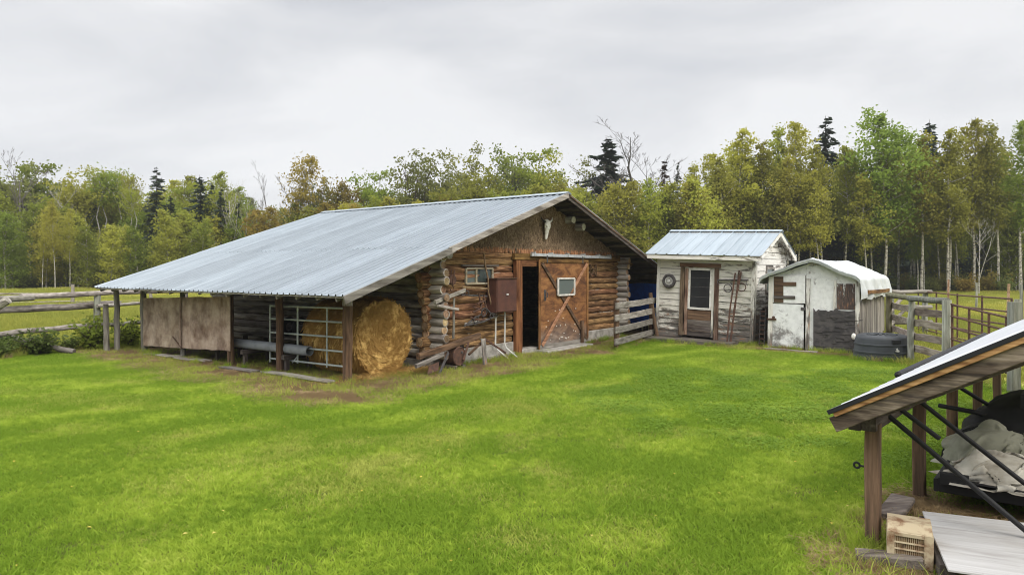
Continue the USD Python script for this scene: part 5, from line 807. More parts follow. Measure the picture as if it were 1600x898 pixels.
def cloth(name, c, rz, w, h, crowd, lumps, seed, label, mt):
    """a sheet with too much cloth in it, let fall over lumps until it buckles into real folds"""
    rc_ = np.random.default_rng(seed); d0 = .026; n, m_ = int(w / d0 / crowd), int(h / d0 / crowd); gx_, gy_ = np.meshgrid((np.arange(n) - n / 2) * d0 * crowd, (np.arange(m_) - m_ / 2) * d0 * crowd, indexing='ij')
    def H(X, Y): return np.maximum.reduce([z * np.sqrt(np.clip(1 - ((X - a) / p) ** 2 - ((Y - b) / q) ** 2, 0, 1)) for a, b, p, q, z in lumps] + [0 * X])
    p = np.stack([gx_, gy_, H(gx_, gy_) + .03], -1); p += np.array([.05, .05, .16]) * (np.stack([meshkit.fbm(np.stack([gx_ * 4.5, gy_ * 4.5, 0 * gx_ + 7 * k], -1), 3, seed + k) for k in range(3)], -1) - .5) + rc_.normal(0, .0005, p.shape); v = 0 * p
    pairs = []
    for (di, dj, k_) in ((1, 0, 1.), (0, 1, 1.), (1, 1, .5), (1, -1, .5), (2, 0, .25), (0, 2, .25), (4, 0, .28), (0, 4, .28)):
        L = d0 * math.hypot(di, dj)
        A = (slice(0, n - di), slice(max(0, -dj), m_ - max(0, dj))); B = (slice(di, n), slice(max(0, dj), m_ - max(0, -dj))); pairs.append((A, B, L, k_))
    for it in range(110):
        old = p.copy(); p = p + v * .90 + [0, 0, -.0016]
        for sub_ in range(4):
            dp = np.zeros_like(p); wt = np.zeros(p.shape[:2])
            for A, B, L, k_ in pairs:
                e = p[B] - p[A]; l = np.linalg.norm(e, axis=-1, keepdims=True) + 1e-9; cc = e * (.5 * k_ * (l - L) / l); dp[A] += cc; dp[B] -= cc; wt[A] += k_; wt[B] += k_
            p = p + dp / np.maximum(wt, .5)[..., None] * 1.4
        fl = H(p[..., 0], p[..., 1]) + .004; below = p[..., 2] < fl; p[..., 2] = np.maximum(p[..., 2], fl); p[below, :2] = old[below, :2] + .35 * (p[below, :2] - old[below, :2]); v = np.clip(p - old, -.02, .02); v[below] *= .2
    V_ = p.reshape(-1, 3); ii = np.arange(n * m_).reshape(n, m_); f_ = np.vstack([np.column_stack([ii[:-1, :-1].ravel(), ii[1:, :-1].ravel(), ii[1:, 1:].ravel()]), np.column_stack([ii[:-1, :-1].ravel(), ii[1:, 1:].ravel(), ii[:-1, 1:].ravel()])]); K_ = len(V_)
    o = obj(name, (V_, f_), mt, smooth=True); place(UsdGeom.Xformable(o), c, rz); tag(o, label, 'canvas'); return o
CLOTH2 = plain('grey_green_canvas', (.215, .215, .165), .9, 0, .4, 4, col2=(.13, .13, .095), thr=(.4, .65))
cloth('crumpled_canvas', (5.05, 6.05, .255), RK + 6, 1.75, .95, .70, [(-.45, .05, .5, .42, .20), (-.2, .2, .2, .2, .26), (.25, .1, .7, .42, .24), (.1, .2, .25, .2, .33), (.5, -.05, .2, .25, .30), (.75, -.1, .4, .35, .20)], 3, 'big crumpled dirty white canvas heaped beneath the canopy', CLOTH)
cloth('crumpled_canvas', (4.98, 6.78, .25), RK - 6, 1.15, .75, .70, [(-.1, 0, .5, .36, .34), (-.2, .1, .2, .15, .42), (.35, .1, .3, .3, .36)], 9, 'grey green canvas fold heaped against the black implement', CLOTH2)
cloth('crumpled_canvas', (4.42, 6.44, .255), 20, .55, .5, .66, [(0, 0, .2, .18, .2), (.05, .05, .1, .1, .25)], 14, 'small bulging canvas roll at the end of the heap', CLOTH)
cloth('crumpled_canvas', (5.75, 6.85, .76), 0, .6, .5, .68, [(0, 0, .3, .25, .16)], 17, 'small pale canvas scrap on top of the black implement', CLOTH)
dk = thing('low_trailer', 'low black flat trailer bed carrying the canvas heap', 'trailer', (4.05, 6.42, 0), RK + 2)
obj('bed', M().box((0, -.05, .20), (2.2, .9, .25), .01), BLACKM, dk); obj('side_rail', M().box((-.02, -.10, .14), (2.2, -.055, .27), .008), BLACKM, dk); obj('end_rail', M().box((-.06, -.10, .14), (-.021, .9, .26), .008), BLACKM, dk); obj('stub', M().box((.0, -.16, .22), (.22, -.105, .34), .01), BLACKM, dk)
for x in (.4, 1.6): obj('wheel', M().lathe([(0, -.05), (.09, -.05), (.12, -.03), (.12, .03), (.09, .05), (0, .05)], (x, .4, .12), 18, 'y'), BLACKM, dk)
o = obj('white_sheet', M().beam((0, -.62, 0), (1.7, -.62, .02), 1.24, .02, (0, 0, 1), .004, 6), WBOARD); place(UsdGeom.Xformable(o), (3.50, 5.82, .14), -24, 0, 0); tag(o, 'white painted wooden sheet lying flat under the canopy', 'sheet')
obj_ = thing('rotten_timber', 'dark rotten timber supporting the white sheet', 'timber', (3.50, 5.82, 0), -24); obj('bearer', M().beam((.02, -1.1, .06), (.02, -.05, .06), .1, .12), W['darky'], obj_); obj('bearer', M().beam((1.2, -1.1, .06), (1.2, -.05, .06), .1, .12), W['darky'], obj_)
vb = thing('vent_cover', 'rusty cream metal vent cover with louvred grille on the ground', 'vent cover', (2.95, 5.06, .0), -28)
obj('body', M().box((-.15, .02, 0), (.15, .30, .25), .012).prism([(.02, .25), (.30, .25), (.29, .29), (.10, .295)], (-.145, 0, 0), (0, 1, 0), (0, 0, 1), (.29, 0, 0)), CREAM, vb); obj('grille_frame', M().box((-.15, -.008, .0), (-.10, .02, .25), .004).box((.09, -.008, .0), (.15, .02, .25), .004).box((-.10, -.008, .0), (.09, .02, .035), .003).box((-.10, -.008, .22), (.09, .02, .25), .003), CREAM, vb); obj('grille_back', M().box((-.10, .008, .035), (.09, .019, .22), .001), plain('rusty_grille_back', (.20, .12, .05), .8, 0, .3, 30, col2=(.05, .03, .02)), vb)
for k in range(3): obj('louvre', M().beam((-.10, .002, .078 + k * .048), (.09, .002, .078 + k * .048), .012, .012, (0, .2, 1), .001), CREAM, vb)
for k in range(14): obj('slot_bar', M().beam((-.092 + k * .0135, .004, .035), (-.092 + k * .0135, .004, .22), .004, .006, (0, 1, 0), .001), CREAM, vb)
o = obj('timber_offcut', M().beam((2.62, 5.2, .03), (3.02, 5.02, .05), .14, .08, (0, 0, 1), .01, 3, .004), W['darkx']); tag(o, 'half buried dark timber by the foot of the front canopy post', 'timber')
o = obj('timber_offcut', M().beam((3.28, 5.95, .05), (3.58, 6.25, .12), .2, .05, (0, 0, 1), .01, 3, .004), W['darkx']); tag(o, 'dark weathered board between the vent cover and the canvas heap', 'timber')
# weeds by the canopy post
r = np.random.default_rng(4); wx = np.column_stack([r.normal(.12, .25, 46), r.uniform(-.2, 1.5, 46)]); wp = KO + np.outer(wx[:, 0] + .25, KX) + np.outer(wx[:, 1], KY)
instancer('dry_weeds', 'dry brown weeds around the feet of the canopy posts', [(blades(90 + i, 60, .22, .03, .12, .006, 1.5), STRAWM if i else GRASSY) for i in range(3)], np.column_stack([wp, np.zeros(46)]), r.integers(0, 3, 46), r.uniform(0, 6.28, 46), r.uniform(.6, 1.2, 46), 'weeds')
# uncut grass along the feet of walls, posts and the tank
r = np.random.default_rng(41); eg = []
def edge(a, b, n, sp): t = r.random(n); eg.append(np.array(a) + np.outer(t, np.array(b) - np.array(a)) + r.normal(0, sp, (n, 2)))
edge(at_shed(-.80, 3.1)[:2], at_shed(-.80, .4)[:2], 34, .05); edge(at_shed(-.1, .3)[:2], at_shed(-.1, -.3)[:2], 14, .06); edge(at_coop(-.2, 2.3)[:2], at_coop(-.14, 0)[:2], 30, .06); edge(at_barn(9.4, .55)[:2], at_barn(12, .6)[:2], 30, .06); edge(at_barn(8.6, -1.0)[:2], at_barn(11.9, -.55)[:2], 26, .06); edge(at_barn(3.2, .45)[:2], at_barn(6.2, .55)[:2], 26, .07); edge(at_barn(.45, 8.9)[:2], at_barn(.45, .5)[:2], 40, .12); edge(FA, FB, 30, .12); edge(FB, FC, 22, .12); edge(FC, FD, 24, .12); edge((-11.9, 19.6), (-13.2, 15.9), 46, .2)
a_ = r.uniform(0, 6.28, 34); eg.append(np.column_stack([9.13 + .70 * np.cos(a_), 16.85 + .68 * np.sin(a_)])); a_ = r.uniform(0, 6.28, 16); eg.append(KO + np.outer(.17 + .12 * np.cos(a_), KX) + np.outer(.32 + .12 * np.sin(a_), KY)); eg = np.vstack(eg)
instancer('edge_grass', 'longer uncut grass along the feet of walls, fences and tank', [(blades(120 + i, 70, .2, .06, .19, .007, 1.1), (GRASS, GRASSY, STRAWM)[i]) for i in range(3)], np.column_stack([eg, terrain(eg) - .02]), r.choice(3, len(eg), p=[.45, .35, .2]), r.uniform(0, 6.28, len(eg)), r.uniform(.6, 1.15, len(eg)), 'grass')

# ------------------------------------------------------------------ trees: a few kinds, built once, then placed one by one
kinds = stage.CreateClassPrim('/World/tree_kinds')
def taper(s, pts, r0, r1, k=7): return s.tube(pts, np.linspace(r0, r1, len(pts)), k, cap=False)
def leaf_quads(r, C, size, flat=.5):
    n = len(C); a = unit3(r.normal(0, 1, (n, 3))); b = unit3(np.cross(a, r.normal(0, 1, (n, 3)))); s = (size * r.uniform(.6, 1.35, n))[:, None]
    Vv = np.stack([C - a * s, C + b * s * .62, C + a * s, C - b * s * .62], 1).reshape(-1, 3); k = np.arange(n)[:, None] * 4; return Vv, np.vstack([k + [0, 1, 2], k + [0, 2, 3]])
def unit3(v): return v / (np.linalg.norm(v, axis=1, keepdims=True) + 1e-9)
KTOP = {}
def kind_prim(name, trunk, tm, crown=None, cm=None):
    KTOP['/World/tree_kinds/' + name] = max(trunk.arr()[0][:, 2].max(), np.percentile(crown[0][:, 2], 99.8) if crown is not None else 0)
    x = UsdGeom.Xform.Define(stage, '/World/tree_kinds/' + name); usdkit.mesh(stage, f'/World/tree_kinds/{name}/trunk', trunk.arr(), tm, True)
    if crown is not None: usdkit.mesh(stage, f'/World/tree_kinds/{name}/crown', crown, cm, False)
    return f'/World/tree_kinds/{name}'
def aspen(name, seed, H, c0, R, cm, n=4300, ls=.125, tm=None, shape=(.18, .95, .8), wob=.18, up=.9, fork=False, gap=.0):
    r = np.random.default_rng(seed); nz = 9; zs = np.linspace(0, H, nz); wx = np.cumsum(r.normal(0, wob, (nz, 2)), 0) * (zs / H)[:, None]; tp = np.column_stack([wx, zs]); tr = M(); taper(tr, tp, H * .0066 + .025, .02); tr.v[0][:, 2] -= 0
    C = []
    def at(z): return np.array([np.interp(z, zs, tp[:, 0]), np.interp(z, zs, tp[:, 1]), z])
    nb = 34
    for b in range(nb):
        t = (b + r.random()) / nb; z = c0 + (H * .985 - c0) * t; az = b * 2.4 + r.normal(0, .4); prof = math.sin(math.pi * (shape[0] + shape[1] * (1 - shape[0]) * t)) ** shape[2]
        if r.random() < gap: prof *= .4
        L = R * max(prof, .16) * r.uniform(.65, 1.2); el = r.uniform(.25, up); p0 = at(z); d = np.array([math.cos(az) * math.cos(el), math.sin(az) * math.cos(el), math.sin(el)]); p1 = p0 + d * L * .55; p2 = p0 + d * L + np.array([0, 0, .12 * L]); taper(tr, [p0, p1, p2], .012 * L + .018, .010, 4)
        m = int(n / nb * (.35 + L / R)); k = r.integers(4, 8); cs = p0 + np.outer(r.uniform(.25, 1.05, k), p2 - p0) + r.normal(0, .16 * L + .06, (k, 3)); w = r.dirichlet(np.ones(k) * 1.4); cnt = (w * m).astype(int)
        for c, q in zip(cs, cnt): C.append(c + r.normal(0, 1, (q, 3)) * np.array([.17 * L + .10, .17 * L + .10, .13 * L + .09]) * r.uniform(.7, 1.2))
    C = np.vstack(C); return kind_prim(name, tr, tm or BIRCH, leaf_quads(r, C, ls), cm)
def roundtree(name, seed, H, R, cm, n=7500, ls=.15, tm=None, c0=.3):
    r = np.random.default_rng(seed); tr = M(); base = np.array([[0, 0, 0], [r.normal(0, .1), r.normal(0, .1), H * .2], [r.normal(0, .2), r.normal(0, .2), H * .38]]); taper(tr, base, H * .014 + .05, H * .009); C = []
    for b in range(11):
        az = b * 2.4 + r.normal(0, .3); el = r.uniform(.55, 1.35); L = H * (1 - .38) * r.uniform(.7, 1.0) * (.6 + .4 * math.sin(el)); p0 = base[-1] - [0, 0, r.uniform(0, H * .12)]; d = np.array([math.cos(az) * math.cos(el), math.sin(az) * math.cos(el), math.sin(el)]); sc = np.array([R / (H * .5), R / (H * .5), 1.0]); p1 = p0 + d * L * .5 * sc + r.normal(0, .2, 3); p2 = p0 + d * L * sc; taper(tr, [p0, p1, p2], H * .0055, .02, 5)
        for j in range(6):
            t = r.uniform(.4, 1.0); q0 = p0 + (p2 - p0) * t; q1 = q0 + r.normal(0, 1, 3) * R * .32 + [0, 0, R * .1]; taper(tr, [q0, (q0 + q1) / 2 + r.normal(0, .08, 3), q1], .035, .012, 4)
            for k in range(3): c = q0 + (q1 - q0) * r.uniform(.5, 1.2) + r.normal(0, R * .09, 3); q = int(n / 198 * r.uniform(.4, 1.7)); C.append(c + r.normal(0, 1, (q, 3)) * np.array([R * .105, R * .105, R * .08]))
    C = np.vstack(C); C = C[C[:, 2] > H * c0 * .6]; return kind_prim(name, tr, tm or DARKBARK, leaf_quads(r, C, ls), cm)
def spruce(name, seed, H, R, cm, ls=.17, dens=1.0, thin=False):
    r = np.random.default_rng(seed); tr = M(); taper(tr, [(0, 0, 0), (r.normal(0, .05), r.normal(0, .05), H * .5), (0, 0, H)], H * .011 + .04, .012); C = []; A = []
    lay = int(H * 2.3)
    for i in range(lay):
        t = (i + r.random() * .6) / lay; z = H * .06 + H * .93 * t; L0 = R * (1 - t) ** (.78) * r.uniform(.75, 1.1) + .10
        for b in range(r.integers(5, 8)):
            az = r.uniform(0, 6.28); L = L0 * r.uniform(.55, 1.15) * (r.random() > (.22 if thin else .05)); 
            if L <= 0: continue
            d = np.array([math.cos(az), math.sin(az), -.18 - .25 * (1 - t)]); p0 = np.array([0, 0, min(z + r.normal(0, .22), H * .985)]); p2 = p0 + d * L + [0, 0, .10 * L]; taper(tr, [p0, (p0 + p2) / 2 - [0, 0, .05 * L], p2], .018, .008, 3)
            q = max(10, int(34 * L * dens)); s = r.uniform(.12, 1, q); w = .20 * L * (1.1 - s) + .05; side = np.array([-d[1], d[0], 0]); C.append(p0 + np.outer(s, p2 - p0) + np.outer(r.normal(0, 1, q) * w, side) + np.column_stack([np.zeros(q), np.zeros(q), r.normal(-.05, .05, q)])); A.append(np.repeat((d + side * r.normal(0, .6))[None], q, 0))
    C, A = np.vstack(C), np.vstack(A); n = len(C); a = unit3(A + r.normal(0, .35, (n, 3))); b = unit3(np.cross(a, r.normal(0, .35, (n, 3)) + [0, 0, 1])); s = (ls * r.uniform(.6, 1.4, n))[:, None]; Vv = np.stack([C - a * s, C + b * s * .42, C + a * s, C - b * s * .42 - [0, 0, .03]], 1).reshape(-1, 3); k = np.arange(n)[:, None] * 4
    return kind_prim(name, tr, DARKBARK, (Vv, np.vstack([k + [0, 1, 2], k + [0, 2, 3]])), cm)
def bare(name, seed, H, mt, spread=.55, levels=4, c0=.42, forks=False):
    r = np.random.default_rng(seed); tr = M()
    def grow(p, d, L, rad, lev):
        n = 4; pts = [p]; dd = d
        for i in range(n): dd = unit(dd + r.normal(0, .10, 3) + [0, 0, .05]); pts.append(pts[-1] + dd * L / n)
        taper(tr, pts, rad, rad * .55, 6 if lev == 0 else 4)
        if lev >= levels: return
        for k in range((9 if lev == 0 else 4)):
            t = r.uniform(c0 if lev == 0 else .3, 1.0); q = np.array(pts[0]) + (np.array(pts[-1]) - pts[0]) * t; q = np.array([np.interp(t * n, range(n + 1), [x[j] for x in pts]) for j in range(3)])
            az = r.uniform(0, 6.28); nd = unit(dd + spread * np.array([math.cos(az), math.sin(az), r.uniform(-.1, .5)]) * 1.3); grow(q, nd, L * r.uniform(.28, .5) * (1.15 - .5 * t if lev == 0 else 1), max(rad * .42 * (1.1 - .5 * t), .011), lev + 1)
    grow(np.zeros(3), unit([r.normal(0, .06), r.normal(0, .06), 1]), H * .92, H * .007 + .035, 0)
    if forks: grow(np.array([0.05, 0, H * .22]), unit([.35, .1, 1]), H * .6, H * .005 + .02, 1)
    return kind_prim(name, tr, mt)
def bush(name, seed, R, H, cm, n=1500, ls=.09):
    r = np.random.default_rng(seed); tr = M(); C = []
    for b in range(16): az = r.uniform(0, 6.28); p2 = np.array([math.cos(az) * R * r.uniform(.2, 1), math.sin(az) * R * r.uniform(.2, 1), H * r.uniform(.4, 1)]); taper(tr, [(p2[0] * .1, p2[1] * .1, 0), p2 * [.5, .5, .6], p2], .015, .006, 4); t = r.uniform(.25, 1.1, n // 16); C.append(np.outer(t, p2) + r.normal(0, 1, (n // 16, 3)) * [R * .17, R * .17, H * .12])
    C = np.vstack(C); C[:, 2] = np.abs(C[:, 2]); return kind_prim(name, tr, DARKBARK, leaf_quads(r, C, ls), cm)
K = {}
for i in range(3): K[f'aspen_y{i}'] = aspen(f'yellow_aspen_{"abc"[i]}', 100 + i, 15, 5.2, 1.9, LEAF['yg'], gap=.2)
for i in range(3): K[f'aspen_g{i}'] = aspen(f'green_aspen_{"abc"[i]}', 110 + i, 15, 5.0, 2.0, LEAF['g'], gap=.2)
K['aspen_br'] = aspen('bright_aspen', 120, 16, 4.6, 2.9, LEAF['br'], n=7600, ls=.14)
for i in range(2): K[f'young_y{i}'] = aspen(f'young_yellow_aspen_{"ab"[i]}', 130 + i, 9.5, .7, 1.7, LEAF['yg'], n=4600, ls=.11, shape=(.22, .95, .7))
for i in range(2): K[f'young_g{i}'] = aspen(f'young_green_aspen_{"ab"[i]}', 140 + i, 9.5, .5, 1.9, LEAF['g'], n=4800, ls=.11, shape=(.25, .95, .7))
K['young_or'] = aspen('young_orange_aspen', 145, 9, .8, 1.6, LEAF['or'], n=3800, ls=.11)
K['aspen_or'] = aspen('orange_aspen', 146, 14, 6.0, 2.1, LEAF['or'], n=3400, gap=.3)
K['aspen_thin'] = aspen('thin_topped_aspen', 147, 14, 10.2, 2.0, LEAF['g'], n=1500, gap=.3, wob=.3)
K['aspen_thin2'] = aspen('thin_crowned_aspen', 148, 14, 10.4, 2.3, LEAF['yg'], n=1700, gap=.35, wob=.35)
K['round_g'] = roundtree('round_green_poplar', 150, 13, 3.6, LEAF['dg']); K['round_g2'] = roundtree('round_poplar', 151, 13, 3.3, LEAF['g']); K['round_y'] = roundtree('round_yellow_poplar', 152, 13, 3.9, LEAF['yg'], n=9500); K['round_or'] = roundtree('round_orange_poplar', 153, 11, 2.5, LEAF['or'], n=4200); K['round_thin'] = roundtree('round_open_poplar', 154, 13, 3.0, LEAF['dg'], n=3600)
for i in range(2): K[f'spruce{i}'] = spruce(f'spruce_{"ab"[i]}', 160 + i, 15, 3.3, LEAF['sp'])
K['spruce_r'] = spruce('rusty_spruce', 165, 13, 3.0, LEAF['rs']); K['spruce_t'] = spruce('ragged_spruce', 166, 15, 3.9, LEAF['sp'], ls=.24, thin=True)
for i in range(2): K[f'bare{i}'] = bare(f'bare_grey_tree_{"ab"[i]}', 170 + i, 14, TWIG)
for i in range(2): K[f'birch{i}'] = bare(f'bare_white_birch_{"ab"[i]}', 180 + i, 13, BIRCH, .7, 3, .4, True)
for i in range(2): K[f'bush{i}'] = bush(f'undergrowth_bush_{"ab"[i]}', 190 + i, 1.3, 1.9, LEAF[('dg', 'or')[i]])
K['weed0'] = bush('green_weed', 195, .42, .62, LEAF['wd'], 800, .045); K['weed1'] = bush('leafy_weed', 196, .36, .85, LEAF['g'], 700, .05)
KH = {'aspen_br': 16, 'round_or': 11, 'spruce_r': 13, 'birch0': 13, 'birch1': 13, 'young_or': 9}
def kh(k): return KTOP[K[k]]
def kh_old(k): return KH.get(k, 15 if k.startswith(('aspen_y', 'aspen_g', 'spruce')) else 9.5 if k.startswith('young') else 13 if k.startswith('round') else 14)
rt = np.random.default_rng(77)
pending = []
def tree(name, k, px, top, Y, label, group=None, fat=1.0, cat='tree'):
    X = (px - 800) / 1067 * Y; h = 2.2 + (422 - top) * Y / 1067; g0 = float(terrain(np.array([[X, Y]]))[0]) - .1; s = (h - g0) / kh(k); x = UsdGeom.Xform.Define(stage, numbered('/World/' + name)); x.AddTranslateOp().Set(Gf.Vec3d(X, Y, g0)); x.AddRotateZOp().Set(float(rt.uniform(0, 360))); f = fat * (s * .35 + .65 * min(s, 1.15)) * rt.uniform(.95, 1.08); x.AddScaleOp().Set(Gf.Vec3f(f, f, s))
    p = x.GetPrim(); p.GetReferences().AddInternalReference(K[k]); p.SetInstanceable(True); tag(p, label, cat, group)
    if group: pending.append((p, k, px, h, Y))
HUE = {'aspen_y': 'yellow green aspen', 'aspen_g': 'green aspen', 'young_y': 'young yellow green aspen', 'young_g': 'young green aspen', 'young_o': 'young orange brown aspen', 'round_g': 'round crowned green poplar'}
SPOT = ((110, 'at the far left of the wood'), (235, 'above the left pole fence'), (345, 'left of the lean-to roof'), (500, 'over the far end of the barn roof'), (640, 'over the left half of the ridge'), (780, 'over the right half of the ridge'), (905, 'above the barn peak'), (1010, 'over the right barn roof slope'), (1110, 'behind the left half of the white shed'), (1215, 'behind the right half of the white shed'), (1330, 'behind the left half of the tarp roofed coop'), (1400, 'behind the right half of the tarp roofed coop'), (1490, 'behind the corral fence'), (9999, 'at the right edge of the wood'))
def label_rest():
    """name each remaining tree by its kind, the thing it stands behind and its height among its like"""
    by = {}
    for p, k, px, h, Y in pending: by.setdefault(f"{HUE[k[:7]]} {[w for lim, w in SPOT if px < lim][0]}", []).append((h, p))
    for lab, m in by.items():
        m.sort(key=lambda q: -q[0]); words = {1: [''], 2: ['taller ', 'lower '], 3: ['tallest ', 'middle sized ', 'lowest '], 4: ['tallest ', 'second tallest ', 'third tallest ', 'lowest '], 5: ['tallest ', 'second tallest ', 'middle sized ', 'second lowest ', 'lowest '], 6: ['tallest ', 'second tallest ', 'third tallest ', 'third lowest ', 'second lowest ', 'lowest ']}.get(len(m))
        for i, (h, p) in enumerate(m):
            p.SetCustomDataByKey('label', ((words[i] if words else ('tallest ' if i == 0 else 'lowest ' if i == len(m) - 1 else '')) + lab))
# trees that stand out, from the left edge to the right edge of the wood
for row in (
    ('poplar_tree', 'round_g', 18, 248, 80, 'broad dark green poplar at the far left end of the wood', 1.25), ('poplar_tree', 'round_g2', 62, 254, 84, 'green poplar behind the bare leafless tree, left wood', 1.1),
    ('birch_tree', 'bare0', 75, 236, 76, 'leafless pale tree rising above the left poplars', .95), ('aspen_tree', 'round_y', 128, 262, 80, 'yellow brown round topped tree right of the leafless left tree', 1.1),
    ('aspen_tree', 'aspen_thin', 150, 262, 77, 'thin crowned white trunk, first of the group left of the dark spruce', 1), ('aspen_tree', 'aspen_thin2', 172, 266, 78, 'forked white trunk with sparse crown, left wood', 1), ('birch_tree', 'birch0', 122, 278, 76, 'white branched birch nearly without leaves, left wood', .9), ('aspen_tree', 'aspen_thin', 190, 262, 79, 'white trunk with flat green top beside the birch pair', 1), ('birch_tree', 'aspen_thin2', 216, 268, 75, 'tall clean white trunk just left of the narrow spruce', .8),
    ('aspen_tree', 'aspen_y0', 66, 322, 68, 'slim yellow aspen with white lower trunk at the foot of the left wood', .75), ('aspen_tree', 'aspen_y2', 86, 312, 67, 'slim yellow aspen, middle of three white trunks in the left wood', .75), ('aspen_tree', 'aspen_y1', 109, 325, 68, 'leaning slim yellow aspen right of the other white trunks, left wood', .7), ('birch_tree', 'aspen_thin', 205, 292, 70, 'white birch trunk left of the tall clean one, left wood', .8), ('spruce_tree', 'spruce0', 245, 260, 78, 'narrow dark spruce, left one of the pair over the lean-to roof', 1.15), ('spruce_tree', 'spruce1', 312, 273, 76, 'dark spruce, right one of the pair over the lean-to roof', 1.35), ('poplar_tree', 'round_g2', 278, 290, 82, 'low green tree between the two left spruces', 1), ('aspen_tree', 'aspen_g0', 346, 270, 80, 'open green topped aspen right of the left spruces', .9),
    ('birch_tree', 'birch1', 380, 276, 74, 'leaning forked white birch above the barn roof edge', .9), ('birch_tree', 'bare1', 421, 254, 78, 'bare grey tree, taller left one of the leafless pair', .7), ('birch_tree', 'bare0', 440, 252, 79, 'bare grey tree, right one of the leafless pair', .7), ('aspen_tree', 'aspen_or', 465, 245, 78, 'tall orange tinted aspen beside the leafless pair', 1), ('poplar_tree', 'round_thin', 497, 284, 80, 'dark open crowned tree at the left end of the ridge', .7), ('poplar_tree', 'round_or', 514, 277, 82, 'small orange crown, first above the barn ridge', .8), ('poplar_tree', 'round_or', 546, 283, 82, 'small orange brown crown above the left ridge', .95), ('poplar_tree', 'round_g2', 585, 266, 80, 'green open tree above the left third of the ridge', .8), ('poplar_tree', 'round_g2', 625, 282, 80, 'low green bush like tree above the ridge', .9),
    ('poplar_tree', 'round_thin', 645, 233, 78, 'tall grey green tree with thin left side above the ridge', .95), ('poplar_tree', 'round_g', 690, 244, 82, 'green tree right of the thin grey green one', .9), ('poplar_tree', 'round_g', 714, 227, 84, 'highest dark green top over the ridge middle', .9), ('poplar_tree', 'round_y', 740, 246, 76, 'large round yellow green poplar over the ridge middle', 1.0), ('poplar_tree', 'round_g', 768, 237, 84, 'dark green crown right behind the round yellow poplar', .9),
    ('poplar_tree', 'round_thin', 800, 240, 80, 'grey green thin crown left of the barn peak', .95), ('poplar_tree', 'round_g2', 832, 232, 82, 'broad green crown above the barn peak', 1.1), ('poplar_tree', 'round_y', 862, 246, 80, 'yellow green spreading crown right above the barn peak', .9), ('poplar_tree', 'round_g', 890, 254, 83, 'green crown between barn peak and the ragged spruce', .9),
    ('spruce_tree', 'spruce_t', 947, 214, 80, 'ragged dark spruce standing alone above the right roof slope', 1.6), ('bare_tree', 'bare1', 995, 199, 78, 'tall bare grey tree right of the ragged spruce', 1.7), ('bare_tree', 'bare0', 1019, 214, 79, 'slimmer bare grey tree beside the tall bare one', 1.3), ('spruce_tree', 'spruce_r', 1038, 250, 80, 'rust brown dying spruce behind the shed roof', .9), ('spruce_tree', 'spruce0', 1059, 252, 84, 'small dark spruce tip behind the shed', .55),
    ('aspen_tree', 'aspen_y0', 1076, 255, 72, 'short yellow green aspen above the shed ridge', 1.1), ('aspen_tree', 'aspen_y1', 1110, 238, 74, 'yellow green aspen above the middle of the shed ridge', 1.0), ('spruce_tree', 'spruce1', 1104, 282, 76, 'dark spruce half hidden by aspens behind the shed', .8), ('aspen_tree', 'aspen_y2', 1153, 204, 70, 'tall yellow green aspen with slim spire behind the shed', 1.05), ('aspen_tree', 'aspen_y0', 1205, 196, 71, 'tall aspen above the right end of the shed roof', .95), ('aspen_tree', 'aspen_y1', 1243, 188, 70, 'tall narrow aspen just left of the tall spruce', .95),
    ('spruce_tree', 'spruce0', 1290, 181, 76, 'tall dark spruce rising among the yellow aspens', 1.5), ('aspen_tree', 'aspen_y2', 1285, 228, 68, 'yellow green aspen in front of the tall spruce', .9), ('aspen_tree', 'aspen_y1', 1322, 226, 69, 'yellowish aspen between tall spruce and bright green tree', .9), ('aspen_tree', 'aspen_br', 1384, 168, 68, 'tallest bright green aspen above the tarp roofed coop', 1.05), ('spruce_tree', 'spruce1', 1453, 187, 80, 'dark spruce tip showing over the right aspens', 1.4), ('aspen_tree', 'aspen_y0', 1440, 212, 68, 'yellow aspen right of the bright green tree', 1.05), ('aspen_tree', 'aspen_y2', 1482, 204, 67, 'wide yellow green aspen right of the far spruce tip', 1.1), ('aspen_tree', 'aspen_y1', 1522, 184, 68, 'tall thin topped aspen near the right edge', .95), ('aspen_tree', 'aspen_y0', 1560, 194, 67, 'yellow green aspen next to the right edge', 1.0), ('aspen_tree', 'aspen_g0', 1594, 188, 66, 'green aspen at the right edge of the wood', 1.05), ('birch_tree', 'birch0', 1530, 330, 62, 'twisted white forked trunk before the right wood', .9)):
    n_, k_, px_, t_, Y_, l_, f_ = row; tree(n_, k_, px_, t_, Y_, l_, None, f_)
# the other trees of the edge, alike within each stretch
for i in range(17):
    px = 4 + i * 21 + rt.uniform(-7, 7); tree('young_aspen', ('young_g0', 'young_y0', 'young_g1', 'young_y1', 'young_g0', 'young_y0')[rt.integers(0, 6)], px, 335 - 22 * rt.random() + .03 * px + (32 if 115 < px < 235 else 0), 70 + rt.uniform(-2, 4), 'leafy young aspen at the foot of the left wood', 'young aspens along the left wood edge', 1.15)
for i in range(22):
    px = 770 + i * 19 + rt.uniform(-6, 6); tree('young_aspen', ('young_y0', 'young_y1', 'young_y0', 'young_g0')[rt.integers(0, 4)], px, 292 + 25 * rt.random() - .05 * (px - 770), 68 + rt.uniform(-3, 4), 'yellow green young aspen behind the barn and the white shed', 'young aspens behind barn and shed', 1.1)
for i in range(14):
    px = 400 + i * 27 + rt.uniform(-8, 8); tree('young_aspen', ('young_y0', 'young_g1', 'young_or', 'young_g0')[rt.integers(0, 4)], px, 318 + 12 * rt.random() - .06 * (px - 400), 74 + rt.uniform(-3, 4), 'young aspen whose top shows low over the long barn roof', 'young aspens low over the barn roof', 1.1)
